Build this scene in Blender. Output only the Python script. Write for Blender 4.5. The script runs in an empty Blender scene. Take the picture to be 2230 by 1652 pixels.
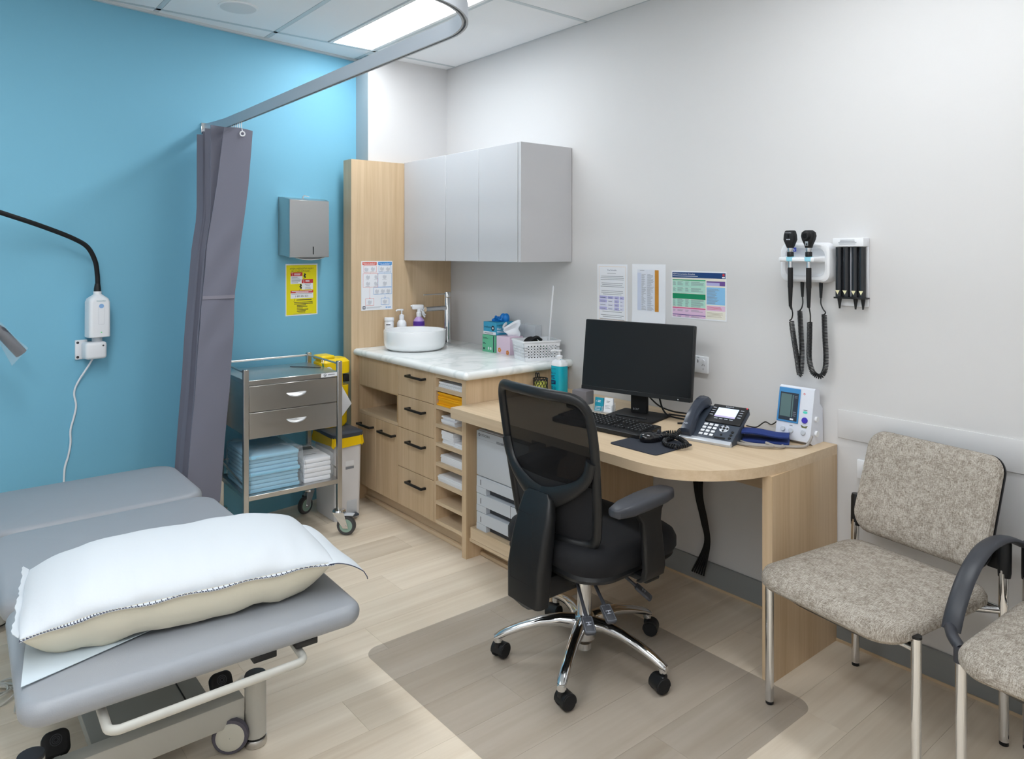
import bpy, bmesh, math, random
import numpy as np
from mathutils import Matrix, Vector
random.seed(4)
PI = math.pi
SC = bpy.context.scene
COL = SC.collection
# ---------------------------------------------------------------- camera, world, exposure
cd = bpy.data.cameras.new('camera'); cam = bpy.data.objects.new('camera', cd); COL.objects.link(cam)
cam.location = (4.0, -2.711, 1.47); cam.rotation_euler = (PI/2, 0, math.radians(50.803))
cd.sensor_width = 36; cd.lens = 25.636; cd.shift_y = -0.12377; cd.clip_start = 0.02
SC.camera = cam
w = bpy.data.worlds.new('world'); SC.world = w; w.use_nodes = True
w.node_tree.nodes['Background'].inputs[0].default_value = (.6, .7, .8, 1)
w.node_tree.nodes['Background'].inputs[1].default_value = 0.05
vs = SC.view_settings
vs.view_transform = 'Standard'; vs.look = 'None'; vs.gamma = 1; vs.use_curve_mapping = False
vs.exposure = 0.68
LAMP = 14.5          # radiance of the ceiling light panels
LAMP_COL = (0.93, 0.97, 1.0)
CEIL = 2.675

# ---------------------------------------------------------------- materials
def lin(c):
    c = c/255.0
    return c/12.92 if c <= .04045 else ((c+.055)/1.055)**2.4
def rgb(*c): return tuple(lin(x) for x in c)+(1,)
MATS = {}
def mat(name, c, rough=.5, metal=0, bump=0, bscale=200, var=0, vscale=8, trans=0, alpha=1, emit=0, coat=0, spec=.5, sheen=0, ior=1.45, stretch=None, aniso=0):
    if name in MATS: return MATS[name]
    m = bpy.data.materials.new(name); m.use_nodes = True; nt = m.node_tree; N = nt.nodes; L = nt.links
    b = N['Principled BSDF']; col = rgb(*c)
    b.inputs['Base Color'].default_value = col; b.inputs['Roughness'].default_value = rough
    b.inputs['Metallic'].default_value = metal; b.inputs['Specular IOR Level'].default_value = spec
    b.inputs['IOR'].default_value = ior
    b.inputs['Transmission Weight'].default_value = trans; b.inputs['Alpha'].default_value = alpha
    b.inputs['Coat Weight'].default_value = coat; b.inputs['Sheen Weight'].default_value = sheen
    b.inputs['Anisotropic'].default_value = aniso
    if emit:
        b.inputs['Emission Color'].default_value = col; b.inputs['Emission Strength'].default_value = emit
    if bump or var:
        tc = N.new('ShaderNodeTexCoord'); mp = N.new('ShaderNodeMapping'); L.new(tc.outputs['Object'], mp.inputs[0])
        if stretch: mp.inputs['Scale'].default_value = stretch
    if bump:
        n = N.new('ShaderNodeTexNoise'); n.inputs['Scale'].default_value = bscale; n.inputs['Detail'].default_value = 3
        L.new(mp.outputs[0], n.inputs[0])
        bp = N.new('ShaderNodeBump'); bp.inputs['Strength'].default_value = bump; bp.inputs['Distance'].default_value = .002
        L.new(n.outputs[0], bp.inputs['Height']); L.new(bp.outputs[0], b.inputs['Normal'])
    if var:
        n = N.new('ShaderNodeTexNoise'); n.inputs['Scale'].default_value = vscale; n.inputs['Detail'].default_value = 4
        L.new(mp.outputs[0], n.inputs[0])
        r = N.new('ShaderNodeMapRange'); r.inputs[1].default_value = .3; r.inputs[2].default_value = .7
        r.inputs[3].default_value = 1-var; r.inputs[4].default_value = 1+var; L.new(n.outputs[0], r.inputs[0])
        mx = N.new('ShaderNodeVectorMath'); mx.operation = 'SCALE'; mx.inputs[0].default_value = col[:3]
        L.new(r.outputs[0], mx.inputs['Scale']); L.new(mx.outputs[0], b.inputs['Base Color'])
    MATS[name] = m
    return m
def wood(name, light, dark, axis='z', rough=.5, perpart=0, fine=60, bands=.5):
    """oak laminate: thin streaks along an axis, slow tone changes, optional random tone per object"""
    m = bpy.data.materials.new(name); m.use_nodes = True; nt = m.node_tree; N = nt.nodes; L = nt.links
    b = N['Principled BSDF']; b.inputs['Roughness'].default_value = rough
    tc = N.new('ShaderNodeTexCoord'); mp = N.new('ShaderNodeMapping'); L.new(tc.outputs['Object'], mp.inputs[0])
    s = [1, 1, 1]; s['xyz'.index(axis)] = .035; mp.inputs['Scale'].default_value = s
    src = mp.outputs[0]
    if perpart:
        oi = N.new('ShaderNodeObjectInfo'); ad = N.new('ShaderNodeVectorMath'); ad.operation = 'ADD'
        sc = N.new('ShaderNodeVectorMath'); sc.operation = 'SCALE'; sc.inputs[0].default_value = (31, 17, 23)
        L.new(oi.outputs['Random'], sc.inputs['Scale']); L.new(src, ad.inputs[0]); L.new(sc.outputs[0], ad.inputs[1]); src = ad.outputs[0]
    n1 = N.new('ShaderNodeTexNoise'); n1.inputs['Scale'].default_value = fine; n1.inputs['Detail'].default_value = 5; n1.inputs['Roughness'].default_value = .65
    n2 = N.new('ShaderNodeTexNoise'); n2.inputs['Scale'].default_value = 9; n2.inputs['Detail'].default_value = 3; n2.inputs['Distortion'].default_value = .6
    L.new(src, n1.inputs[0]); L.new(src, n2.inputs[0])
    mm = N.new('ShaderNodeMix'); mm.data_type = 'FLOAT'; mm.inputs[0].default_value = bands
    L.new(n1.outputs[0], mm.inputs[2]); L.new(n2.outputs[0], mm.inputs[3])
    cr = N.new('ShaderNodeValToRGB'); e = cr.color_ramp.elements
    e[0].position = .33; e[0].color = rgb(*dark); e[1].position = .66; e[1].color = rgb(*light)
    L.new(mm.outputs[0], cr.inputs[0]); out = cr.outputs[0]
    if perpart:
        r = N.new('ShaderNodeMapRange'); r.inputs[3].default_value = 1-perpart; r.inputs[4].default_value = 1+perpart
        L.new(oi.outputs['Random'], r.inputs[0])
        mx = N.new('ShaderNodeVectorMath'); mx.operation = 'SCALE'; L.new(out, mx.inputs[0]); L.new(r.outputs[0], mx.inputs['Scale']); out = mx.outputs[0]
    L.new(out, b.inputs['Base Color'])
    bp = N.new('ShaderNodeBump'); bp.inputs['Strength'].default_value = .08; bp.inputs['Distance'].default_value = .001
    L.new(n1.outputs[0], bp.inputs['Height']); L.new(bp.outputs[0], b.inputs['Normal'])
    MATS[name] = m
    return m
def weave(name, c1, c2, c3):
    m = bpy.data.materials.new(name); m.use_nodes = True; nt = m.node_tree; N = nt.nodes; L = nt.links
    b = N['Principled BSDF']; b.inputs['Roughness'].default_value = .95; b.inputs['Specular IOR Level'].default_value = .15
    tc = N.new('ShaderNodeTexCoord'); outs = []
    for s in ((90, 900, 900), (900, 90, 90), (40, 40, 40)):
        mp = N.new('ShaderNodeMapping'); mp.inputs['Scale'].default_value = s; L.new(tc.outputs['Object'], mp.inputs[0])
        n = N.new('ShaderNodeTexNoise'); n.inputs['Scale'].default_value = 1; n.inputs['Detail'].default_value = 2; L.new(mp.outputs[0], n.inputs[0]); outs.append(n.outputs[0])
    a = N.new('ShaderNodeMath'); a.operation = 'ADD'; L.new(outs[0], a.inputs[0]); L.new(outs[1], a.inputs[1])
    k = N.new('ShaderNodeMath'); k.operation = 'MULTIPLY_ADD'; k.inputs[1].default_value = .4; k.inputs[2].default_value = -.7; L.new(outs[2], k.inputs[0])
    a2 = N.new('ShaderNodeMath'); a2.operation = 'ADD'; L.new(a.outputs[0], a2.inputs[0]); L.new(k.outputs[0], a2.inputs[1])
    cr = N.new('ShaderNodeValToRGB'); e = cr.color_ramp.elements
    e[0].position = .3; e[0].color = rgb(*c1); e[1].position = .72; e[1].color = rgb(*c3); x = e.new(.5); x.color = rgb(*c2)
    L.new(a2.outputs[0], cr.inputs[0]); L.new(cr.outputs[0], b.inputs['Base Color'])
    bp = N.new('ShaderNodeBump'); bp.inputs['Strength'].default_value = .25; bp.inputs['Distance'].default_value = .001
    L.new(a.outputs[0], bp.inputs['Height']); L.new(bp.outputs[0], b.inputs['Normal'])
    MATS[name] = m
    return m
def see(name, c, alpha, rough=.2, spec=.5, tint=None):
    """thin clear or tinted plastic: straight-through tint plus diffuse and gloss"""
    m = bpy.data.materials.new(name); m.use_nodes = True; nt = m.node_tree; N = nt.nodes; L = nt.links
    b = N['Principled BSDF']; b.inputs['Base Color'].default_value = rgb(*c); b.inputs['Roughness'].default_value = rough; b.inputs['Specular IOR Level'].default_value = spec
    t = N.new('ShaderNodeBsdfTransparent'); t.inputs[0].default_value = rgb(*(tint or (255, 255, 255)))
    mx = N.new('ShaderNodeMixShader'); mx.inputs[0].default_value = alpha
    L.new(t.outputs[0], mx.inputs[1]); L.new(b.outputs[0], mx.inputs[2]); L.new(mx.outputs[0], N['Material Output'].inputs[0])
    MATS[name] = m
    return m
def marble(name):
    m = mat(name, (240, 241, 240), rough=.25); nt = m.node_tree; N = nt.nodes; L = nt.links; b = N['Principled BSDF']
    tc = N.new('ShaderNodeTexCoord'); n0 = N.new('ShaderNodeTexNoise'); n0.inputs['Scale'].default_value = 3; n0.inputs['Detail'].default_value = 6
    n0.inputs['Distortion'].default_value = 1.6; L.new(tc.outputs['Object'], n0.inputs[0])
    cr = N.new('ShaderNodeValToRGB'); e = cr.color_ramp.elements
    e[0].position = .44; e[0].color = rgb(243, 245, 244); e[1].position = .56; e[1].color = rgb(243, 245, 244)
    x = e.new(.5); x.color = rgb(224, 229, 228); L.new(n0.outputs[0], cr.inputs[0]); L.new(cr.outputs[0], b.inputs['Base Color'])
    return m

BEIGE = mat('wall_paint_beige', (216, 215, 215), rough=.7, bump=.05, bscale=300)
BLUE = mat('wall_paint_blue', (124, 189, 216), rough=.6, bump=.05, bscale=300)
NIBP = mat('wall_paint_beige_shaded', (176, 184, 188), rough=.6)  # beige wall return, its shade painted in as grey
TILE = mat('ceiling_tile_white', (244, 246, 248), rough=.9, bump=.1, bscale=500)
TBAR = mat('ceiling_grid_white', (205, 214, 218), rough=.5)
WV = wood('oak_vertical', (218, 193, 160), (194, 165, 128), 'z')
WX = wood('oak_along_x', (220, 198, 168), (200, 174, 140), 'x')
WY = wood('oak_along_y', (220, 198, 168), (200, 174, 140), 'y')
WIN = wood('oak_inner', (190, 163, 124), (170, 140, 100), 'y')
FLOORW = wood('floor_plank_oak', (238, 225, 206), (214, 197, 174), 'y', rough=.45, perpart=.06, fine=38, bands=.6)
CABG = mat('laminate_grey', (202, 202, 205), rough=.45)
SKIRT = mat('vinyl_skirting_grey', (142, 145, 145), rough=.5)
BLACK = mat('black_plastic', (23, 24, 26), rough=.4)
BLACKM = mat('black_matt', (19, 19, 21), rough=.65, bump=.1, bscale=600)
CHARC = mat('charcoal_plastic', (58, 60, 66), rough=.4)
DKBLUE = mat('slate_plastic', (64, 72, 84), rough=.35)
WHITE = mat('white_plastic', (236, 238, 242), rough=.35)
PAPER = mat('white_paper', (238, 240, 245), rough=.8)
CHROME = mat('chrome', (225, 226, 228), rough=.08, metal=1)
STEEL = mat('brushed_stainless', (202, 200, 197), rough=.28, metal=1, bump=.05, bscale=90, stretch=(1, 1, 30))
ALU = mat('aluminium_satin', (188, 193, 200), rough=.45, metal=.5)
CERAMIC = mat('white_ceramic', (244, 246, 248), rough=.1, coat=.5)
MARBLE = marble('white_marble_laminate')
VINYL = mat('grey_vinyl', (150, 154, 160), rough=.42, bump=.12, bscale=400)
POWDER = mat('powder_coat_grey', (190, 189, 182), rough=.4)
POWDERD = mat('powder_coat_dark', (150, 153, 149), rough=.5)
YELLOW = mat('yellow_plastic', (250, 212, 12), rough=.35)
YENV = mat('yellow_envelope', (246, 176, 10), rough=.7)
GREYL = mat('printer_light_grey', (200, 205, 212), rough=.4)
CURT = mat('curtain_grey', (118, 119, 134), rough=.8, bump=.1, bscale=500)
FABRIC = weave('oatmeal_weave', (126, 117, 106), (163, 154, 143), (194, 187, 177))
SEATB = mat('black_seat_fabric', (14, 15, 20), rough=.8, bump=.15, bscale=700, sheen=.03)
GLOWD = mat('lamp_diffuser_dimmed', (255, 255, 255)); gb = GLOWD.node_tree.nodes['Principled BSDF']; gb.inputs['Emission Color'].default_value = LAMP_COL+(1,); gb.inputs['Emission Strength'].default_value = LAMP*.76
GLOW = mat('fill_panel_diffuser', (255, 255, 255)); 
gb = GLOW.node_tree.nodes['Principled BSDF']; gb.inputs['Emission Color'].default_value = LAMP_COL+(1,); gb.inputs['Emission Strength'].default_value = LAMP
CLEARP = see('clear_plastic_film', (240, 245, 250), .16, rough=.08)
CLEARB = see('clear_acrylic', (235, 240, 245), .22, rough=.05)
MATP = see('chair_mat_polycarbonate', (122, 116, 114), .17, rough=.25)
MESHF = see('black_mesh_fabric', (16, 16, 18), .76, rough=.8, spec=.2)

# ---------------------------------------------------------------- mesh builder
def rrect(hx, hy, r, n=5, cx=0, cy=0):
    r = max(1e-5, min(r, hx-1e-5, hy-1e-5)); P = []
    for (sx, sy, a0) in ((1, 1, 0), (-1, 1, 90), (-1, -1, 180), (1, -1, 270)):
        for k in range(n+1):
            a = math.radians(a0+90*k/n); P.append((cx+sx*(hx-r)+r*math.cos(a), cy+sy*(hy-r)+r*math.sin(a)))
    return P
def spline(pts, n=8):
    """Catmull-Rom through the points"""
    p = [Vector(q) for q in pts]; p = [p[0]*2-p[1]]+p+[p[-1]*2-p[-2]]; out = []
    for i in range(1, len(p)-2):
        a, b, c, d = p[i-1:i+3]
        for k in range(n):
            t = k/n; out.append(.5*((2*b)+(c-a)*t+(2*a-5*b+4*c-d)*t*t+(3*b-a-3*c+d)*t**3))
    out.append(p[-2]); return out
def frame(o, u, v, n):
    M = Matrix.Identity(4)
    for i, c in enumerate((u, v, n, o)):
        for j in range(3): M[j][i] = c[j]
    return M
def rotz(a, o=(0, 0, 0)): return Matrix.Translation(o) @ Matrix.Rotation(a, 4, 'Z')
TM = {}
class MB:
    def __init__(s): s.v = []; s.f = []; s.mi = []; s.sm = []; s.M = None
    def add(s, V, F, mi=0, smooth=True, M=None):
        o = len(s.v)
        for q in V:
            q = Vector(q)
            if M is not None: q = M @ q
            if s.M is not None: q = s.M @ q
            s.v.append(tuple(q))
        flip = M is not None and M.to_3x3().determinant() < 0
        for f in F:
            f = [o+i for i in f]; s.f.append(f[::-1] if flip else f); s.mi.append(mi); s.sm.append(smooth)
        return s
    def bm(s, b, mi=0, smooth=True, M=None):
        b.verts.ensure_lookup_table(); b.verts.index_update()
        s.add([v.co for v in b.verts], [[v.index for v in f.verts] for f in b.faces], mi, smooth, M); b.free(); return s
    def box(s, x0, x1, y0, y1, z0, z1, bev=0, seg=2, mi=0, M=None):
        if bev <= 0:
            V = [(x, y, z) for z in (z0, z1) for y in (y0, y1) for x in (x0, x1)]
            return s.add(V, [(0, 2, 3, 1), (4, 5, 7, 6), (0, 1, 5, 4), (2, 6, 7, 3), (0, 4, 6, 2), (1, 3, 7, 5)], mi, False, M)
        b = bmesh.new(); bmesh.ops.create_cube(b, size=1)
        for v in b.verts: v.co = ((x0+x1)/2+v.co.x*(x1-x0), (y0+y1)/2+v.co.y*(y1-y0), (z0+z1)/2+v.co.z*(z1-z0))
        bmesh.ops.bevel(b, geom=b.edges[:], offset=bev, segments=seg, profile=.5, affect='EDGES')
        return s.bm(b, mi, True, M)
    def loft(s, R, mi=0, cap=True, closed=True, smooth=True, M=None):
        n = len(R[0]); V = [q for r in R for q in r]; F = []
        for i in range(len(R)-1):
            for k in range(n if closed else n-1):
                F.append((i*n+k, i*n+(k+1) % n, (i+1)*n+(k+1) % n, (i+1)*n+k))
        if cap:
            F.append(list(range(n))[::-1]); F.append([(len(R)-1)*n+k for k in range(n)])
        return s.add(V, F, mi, smooth, M)
    def lathe(s, prof, n=24, c=(0, 0, 0), mi=0, M=None, cap=True):
        R = [[(c[0]+max(r, 1e-5)*math.cos(2*PI*k/n), c[1]+max(r, 1e-5)*math.sin(2*PI*k/n), c[2]+z) for k in range(n)] for r, z in prof]
        return s.loft(R, mi, cap, M=M)
    def tube(s, pts, r, n=8, mi=0, cap=True, closed=False, M=None, sq=1.0):
        p = [Vector(q) for q in pts]; m = len(p); R = []
        tg = [((p[(i+1) % m]-p[i-1]) if closed else (p[min(i+1, m-1)]-p[max(i-1, 0)])).normalized() for i in range(m)]
        up = Vector((0, 0, 1)) if abs(tg[0].z) < .9 else Vector((1, 0, 0))
        nr = (up-tg[0]*up.dot(tg[0])).normalized()
        for i in range(m):
            nr = (nr-tg[i]*nr.dot(tg[i])).normalized(); bn = tg[i].cross(nr)
            rr = r[i] if hasattr(r, '__len__') else r
            R.append([p[i]+nr*(rr*sq*math.cos(2*PI*k/n))+bn*(rr*math.sin(2*PI*k/n)) for k in range(n)])
        if closed: R.append(R[0]); cap = False
        return s.loft(R, mi, cap, M=M)
    def cyl(s, a, b, r, r2=None, n=16, mi=0, M=None):
        return s.tube([a, b], [r, r if r2 is None else r2], n, mi, M=M)
    def prism(s, poly, z0, z1, mi=0, M=None, smooth=False):
        return s.loft([[(x, y, z0) for x, y in poly], [(x, y, z1) for x, y in poly]], mi, True, True, smooth, M)
    def slab(s, hx, hy, r, z0, z1, bev, seg=3, mi=0, M=None, cx=0, cy=0, n=5, crown=0, top=0):
        """rounded rectangle plate with rolled edges, optional crowned top"""
        R = []
        for k in range(seg+1):
            a = PI/2*k/seg; R.append((bev*(1-math.sin(a)), z0+bev*(1-math.cos(a))))
        for k in range(seg+1):
            a = PI/2*k/seg; R.append((bev*(1-math.cos(a)), z1-bev*(1-math.sin(a))))
        if crown:
            L = min(hx, hy)-bev
            for k in range(1, 5): R.append((bev+L*.9*k/4, z1+crown*math.sin(PI/2*k/4)))
        return s.loft([[(x, y, z) for x, y in rrect(hx-i, hy-i, max(r-i, .002), n, cx, cy)] for i, z in R], mi, True, M=M)
    def ell(s, c, rx, ry, rz, n=16, m=8, mi=0, M=None):
        R = [[(c[0]+rx*math.sin(a)*math.cos(2*PI*k/n), c[1]+ry*math.sin(a)*math.sin(2*PI*k/n), c[2]-rz*math.cos(a)) for k in range(n)] for a in [max(.02, min(PI-.02, PI*i/m)) for i in range(m+1)]]
        return s.loft(R, mi, True, M=M)
    def grid(s, fn, nu, nv, th=0, mi=0, M=None, mi2=None):
        G = np.array([[tuple(fn(i/nu, j/nv)) for j in range(nv+1)] for i in range(nu+1)], float)
        W = nv+1; F = [(i*W+j, (i+1)*W+j, (i+1)*W+j+1, i*W+j+1) for i in range(nu) for j in range(nv)]
        if not th: return s.add(G.reshape(-1, 3), F, mi, True, M)
        du = np.gradient(G, axis=0); dv = np.gradient(G, axis=1); nn = np.cross(du, dv); nn /= np.linalg.norm(nn, axis=2, keepdims=True)+1e-12
        V = np.concatenate([(G+nn*th/2).reshape(-1, 3), (G-nn*th/2).reshape(-1, 3)]); o = W*(nu+1)
        s.add(V, F+[tuple(o+q for q in f[::-1]) for f in F]+sum([[(a, a+o, b+o, b)] for a, b in
              [(i*W, (i+1)*W) for i in range(nu)]+[((i+1)*W+nv, i*W+nv) for i in range(nu)]+[(j+1, j) for j in range(nv)]+[(nu*W+j, nu*W+j+1) for j in range(nv)]], []), mi, True, M)
        return s
    def rect(s, x, y, wd, h, mi=0, M=None, z=0):
        return s.add([(x, y, z), (x+wd, y, z), (x+wd, y+h, z), (x, y+h, z)], [(0, 1, 2, 3)], mi, False, M)
    def ring(s, x, y, wd, h, t, mi=0, M=None, z=0):
        s.rect(x, y, wd, t, mi, M, z); s.rect(x, y+h-t, wd, t, mi, M, z); s.rect(x, y+t, t, h-2*t, mi, M, z); return s.rect(x+wd-t, y+t, t, h-2*t, mi, M, z)
    def disc(s, x, y, r, mi=0, M=None, z=0, n=20, ry=None):
        return s.add([(x+r*math.cos(2*PI*k/n), y+(ry or r)*math.sin(2*PI*k/n), z) for k in range(n)], [list(range(n))], mi, False, M)
    def text(s, t, x, y, size, mi=0, M=None, z=0, align='LEFT', sx=1, shear=0):
        c = bpy.data.curves.new('t', 'FONT'); c.body = t; c.size = size; c.align_x = align; c.resolution_u = 2; c.shear = shear
        o = bpy.data.objects.new('t', c); COL.objects.link(o); dg = bpy.context.evaluated_depsgraph_get(); dg.update()
        me = bpy.data.meshes.new_from_object(o.evaluated_get(dg))
        s.add([(x+v.co.x*sx, y+v.co.y, z) for v in me.vertices], [list(f.vertices) for f in me.polygons], mi, False, M)
        bpy.data.meshes.remove(me); bpy.data.objects.remove(o); bpy.data.curves.remove(c); return s
    def lines(s, x, y, wd, n, pitch, h, mi=0, M=None, z=0, ragged=.35, center=False):
        for k in range(n):
            ww = wd*(1-ragged*random.random()); s.rect(x+((wd-ww)/2 if center else 0), y-k*pitch, ww, h, mi, M, z)
        return s
    def mesh(s, name, mats, P=None):
        me = bpy.data.meshes.new(name); V = s.v
        if P is not None:
            I = P.inverted(); V = [tuple(I @ Vector(q)) for q in V]
        me.from_pydata(V, [], s.f)
        for m in (mats if isinstance(mats, (list, tuple)) else [mats]): me.materials.append(m)
        me.polygons.foreach_set('material_index', s.mi); me.polygons.foreach_set('use_smooth', s.sm)
        me.update(); me.set_sharp_from_angle(angle=math.radians(38)); return me
    def build(s, name, mats, parent=None, label=None, kind=None):
        P = TM.get(parent.name) if parent is not None else None
        o = bpy.data.objects.new(name, s.mesh(name, mats, P)); COL.objects.link(o)
        if parent is not None: o.parent = parent; TM[o.name] = P
        if label: o['label'] = label
        if kind: o['kind'] = kind
        return o
def tag(o, label, cat, group=None):
    o['label'] = label; o['category'] = cat
    if group: o['group'] = group
    return o
def thing(name, label, cat, loc=(0, 0, 0), rz=0, group=None):
    o = bpy.data.objects.new(name, None); COL.objects.link(o); o.location = loc; o.rotation_euler = (0, 0, rz); o.empty_display_size = .05
    TM[o.name] = rotz(rz, loc); return tag(o, label, cat, group)
def solo(name, b, mats, label, cat, group=None, base=None):
    if base is not None:
        o = bpy.data.objects.new(name, b.mesh(name, mats, Matrix.Translation(base))); COL.objects.link(o); o.location = base
    else: o = b.build(name, mats)
    TM[o.name] = Matrix.Translation(base or (0, 0, 0)); return tag(o, label, cat, group)
def struct(name, b, mats, parent=None):
    o = b.build(name, mats, parent); o['kind'] = 'structure'; TM[o.name] = Matrix.Identity(4); return o
# blue wall runs slightly askew: point at distance s along it, off the surface, height z
BA = Vector((-.158, -.566, 0)); BT = Vector((.15124533, -.98849626, 0)); BN = Vector((.98849626, .15124533, 0))
def bw(s, off, z): q = BA+BT*s+BN*off; return Vector((q.x, q.y, z))
def bframe(s, off, z): return frame(bw(s, off, z), -BT, Vector((0, 0, 1)), BN)
def wframe(x, z, off=0): return frame((x, -off, z), (1, 0, 0), (0, 0, 1), (0, -1, 0))     # beige wall
BL = rotz(0)
# ================================================================ the room
floor = struct('floor', MB().box(-.5, 5.1, -3.9, .1, -.1, -.004), mat('floor_underlay', (190, 172, 146), rough=.8))
PW, PL = .187, 1.22
x = 1.05-PW*8; row = 0; plank_me = None
pm = MB().box(0, PW-.0007, 0, PL-.0007, -.004, 0).mesh('plank', FLOORW)
while x < 5.0:
    y = -1.0725-PL*3+((row-8)*.47 % PL)
    while y < 0:
        o = bpy.data.objects.new('plank', pm); COL.objects.link(o); o.location = (x, y, 0); o.parent = floor; y += PL
    x += PW; row += 1
ceil = struct('ceiling', MB().box(-.5, 5.1, -3.9, .1, CEIL+.012, CEIL+.08), TBAR)
gx = [-1.106, .094, 1.294, 2.494, 3.694, 4.894]; gy = [-3.586, -2.986, -2.386, -1.786, -1.193, -.593, 0.007]
LIGHTS = [(.094, -.593), (2.494, -.593), (1.294, -2.386), (2.494, -2.986), (3.694, -2.986)]  # last three are unseen panels, added to brighten blue wall, drawers and floor
tb = MB()
for X in gx: tb.box(X-.012, X+.012, -3.8, 0, CEIL-.0005, CEIL+.02)
for Y in gy: tb.box(-.4, 5, Y-.012, Y+.012, CEIL-.0005, CEIL+.02)
struct('ceiling_grid_bar', tb, TBAR, ceil).pop('kind', None)
def tile(x0, x1, y0, y1):
    g = .0142; MB().box(x0+g, x1-g, y0+g, y1-g, CEIL, CEIL+.012).build('ceiling_tile', TILE, ceil)
for i in range(len(gx)-1):
    for j in range(len(gy)-1):
        if any(abs(gx[i]-a) < .01 and abs(gy[j+1]-b) < .01 for a, b in LIGHTS): tile(gx[i], gx[i+1], gy[j], gy[j+1]-.29); continue
        tile(gx[i], gx[i+1], gy[j], gy[j+1])
LBL = ['long white ceiling light panel nearest the blue wall, beside the curtain rail', 'long white ceiling light panel above the visitor chairs end of the desk wall',
       'unseen fill light panel added above the head end of the treatment couch', 'unseen fill light panel added beside the camera end of the couch', 'unseen fill light panel added in the far corner behind the camera']
for k, (X, Y) in enumerate(LIGHTS):
    t = thing('ceiling_light', LBL[k], 'light', (X+.6, Y-.145, CEIL), group='ceiling light panels')
    f = MB()
    for (a, b, c, d) in ((X+.012, X+1.188, Y-.295, Y-.275), (X+.012, X+1.188, Y-.032, Y-.012), (X+.012, X+.032, Y-.275, Y-.032), (X+1.168, X+1.188, Y-.275, Y-.032)):
        f.box(a, b, c, d, CEIL-.004, CEIL+.012)
    f.build('light_frame', TILE, t)
    MB().box(X+.032, X+1.168, Y-.275, Y-.032, CEIL-.001, CEIL+.008).build('diffuser', GLOWD if k < 2 else GLOW, t)
struct('wall_right', MB().box(-.3, 5.1, 0, .1, -.1, CEIL+.02), BEIGE)
struct('wall_back', MB().box(-.16, 0, -.58, .05, -.1, CEIL+.02).box(-.16, -.0005, -.5825, -.58, -.1, CEIL+.02, mi=1), [BEIGE, NIBP])
bwall = MB(); e0, e1 = bw(.0, 0, 0), bw(3.4, 0, 0)
bwall.add([bw(0, 0, -.1), bw(3.4, 0, -.1), bw(3.4, -.1, -.1), bw(0, -.1, -.1), bw(0, 0, CEIL+.02), bw(3.4, 0, CEIL+.02), bw(3.4, -.1, CEIL+.02), bw(0, -.1, CEIL+.02)],
          [(0, 1, 2, 3), (4, 7, 6, 5), (0, 4, 5, 1), (1, 5, 6, 2), (2, 6, 7, 3), (3, 7, 4, 0)], 0, False)
struct('wall_left', bwall, BLUE)
struct('wall_front', MB().box(4.95, 5.05, -3.8, .1, -.1, CEIL+.02), BEIGE)
struct('wall_side', MB().box(-.4, 5.05, -3.75, -3.65, -.1, CEIL+.02), BEIGE)
# shadow-line angle where the ceiling meets the blue wall
tr = MB(); tr.M = bframe(0, 0, CEIL); tr.box(-3.1, .0, -.012, .002, 0, .018, mi=0); struct('trim_1', tr, TBAR)
# skirting and the protective wall rail right of the desk
struct('baseboard_right', MB().box(1.745, 4.95, -.008, 0, 0, .11, bev=.003, seg=1).box(1.745, 4.95, -.012, -.008, 0, .01, mi=1), [SKIRT, WX])
struct('trim_2', MB().box(2.637, 4.95, -.006, 0, .77, .877, bev=.0015, seg=2), mat('wall_rail_beige', (214, 213, 213), rough=.5))
# ceiling speaker
t = thing('ceiling_speaker', 'round white speaker grille in the ceiling above the blue wall', 'speaker', (.375, -1.49, CEIL))
MB().lathe([(.0, -.006), (.088, -.006), (.093, -.004), (.093, 0)], 32, (.375, -1.49, CEIL)).build('speaker_rim', TILE, t)
MB().lathe([(.0, -.008), (.06, -.0078), (.084, -.0065)], 32, (.375, -1.49, CEIL)).build('grille', mat('speaker_grille', (226, 229, 231), rough=.8, bump=.5, bscale=900), t)

# ================================================================ curtain track and curtain
t = thing('curtain_track', 'suspended aluminium curtain track that turns a rounded corner below the ceiling', 'rail', (1.0, -1.5, 2.1))
path = [(-.012, -1.535, 0), (.10, -1.518, 0), (.24, -1.503, 0), (.5, -1.5, 0), (2.22, -1.5, 0)]
path = [Vector(p) for p in path]+[Vector((2.22+.26*math.sin(a), -1.76+.26*math.cos(a), 0)) for a in [PI/2*k/14 for k in range(1, 15)]]+[Vector((2.48, -3.64, 0))]
def extr(path, sect, mi=0):
    b = MB(); R = []
    for i, p in enumerate(path):
        tg = (path[min(i+1, len(path)-1)]-path[max(i-1, 0)]).normalized(); nr = Vector((-tg.y, tg.x, 0))
        R.append([p+nr*a+Vector((0, 0, c)) for a, c in sect])
    return b.loft(R, mi, True, True, False)
ins = [(-.009, 2.10), (-.003, 2.10), (-.003, 2.104), (-.0065, 2.104), (-.0065, 2.112), (.0065, 2.112), (.0065, 2.104), (.003, 2.104), (.003, 2.10), (.009, 2.10), (.009, 2.147), (-.009, 2.147)]
o = extr(path, ins).build('track', ALU, t)
MB().box(-.012, .004, -1.556, -1.514, 2.094, 2.153, bev=.002).build('wall_bracket', CHROME, t)
for y in (-2.3, -3.4): MB().cyl((2.48, y, 2.14), (2.48, y, CEIL), .006, n=10).build('drop_rod', ALU, t)
t = thing('privacy_curtain', 'grey privacy curtain drawn into a narrow stack against the blue wall', 'curtain', (.3, -1.52, .1))
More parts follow.
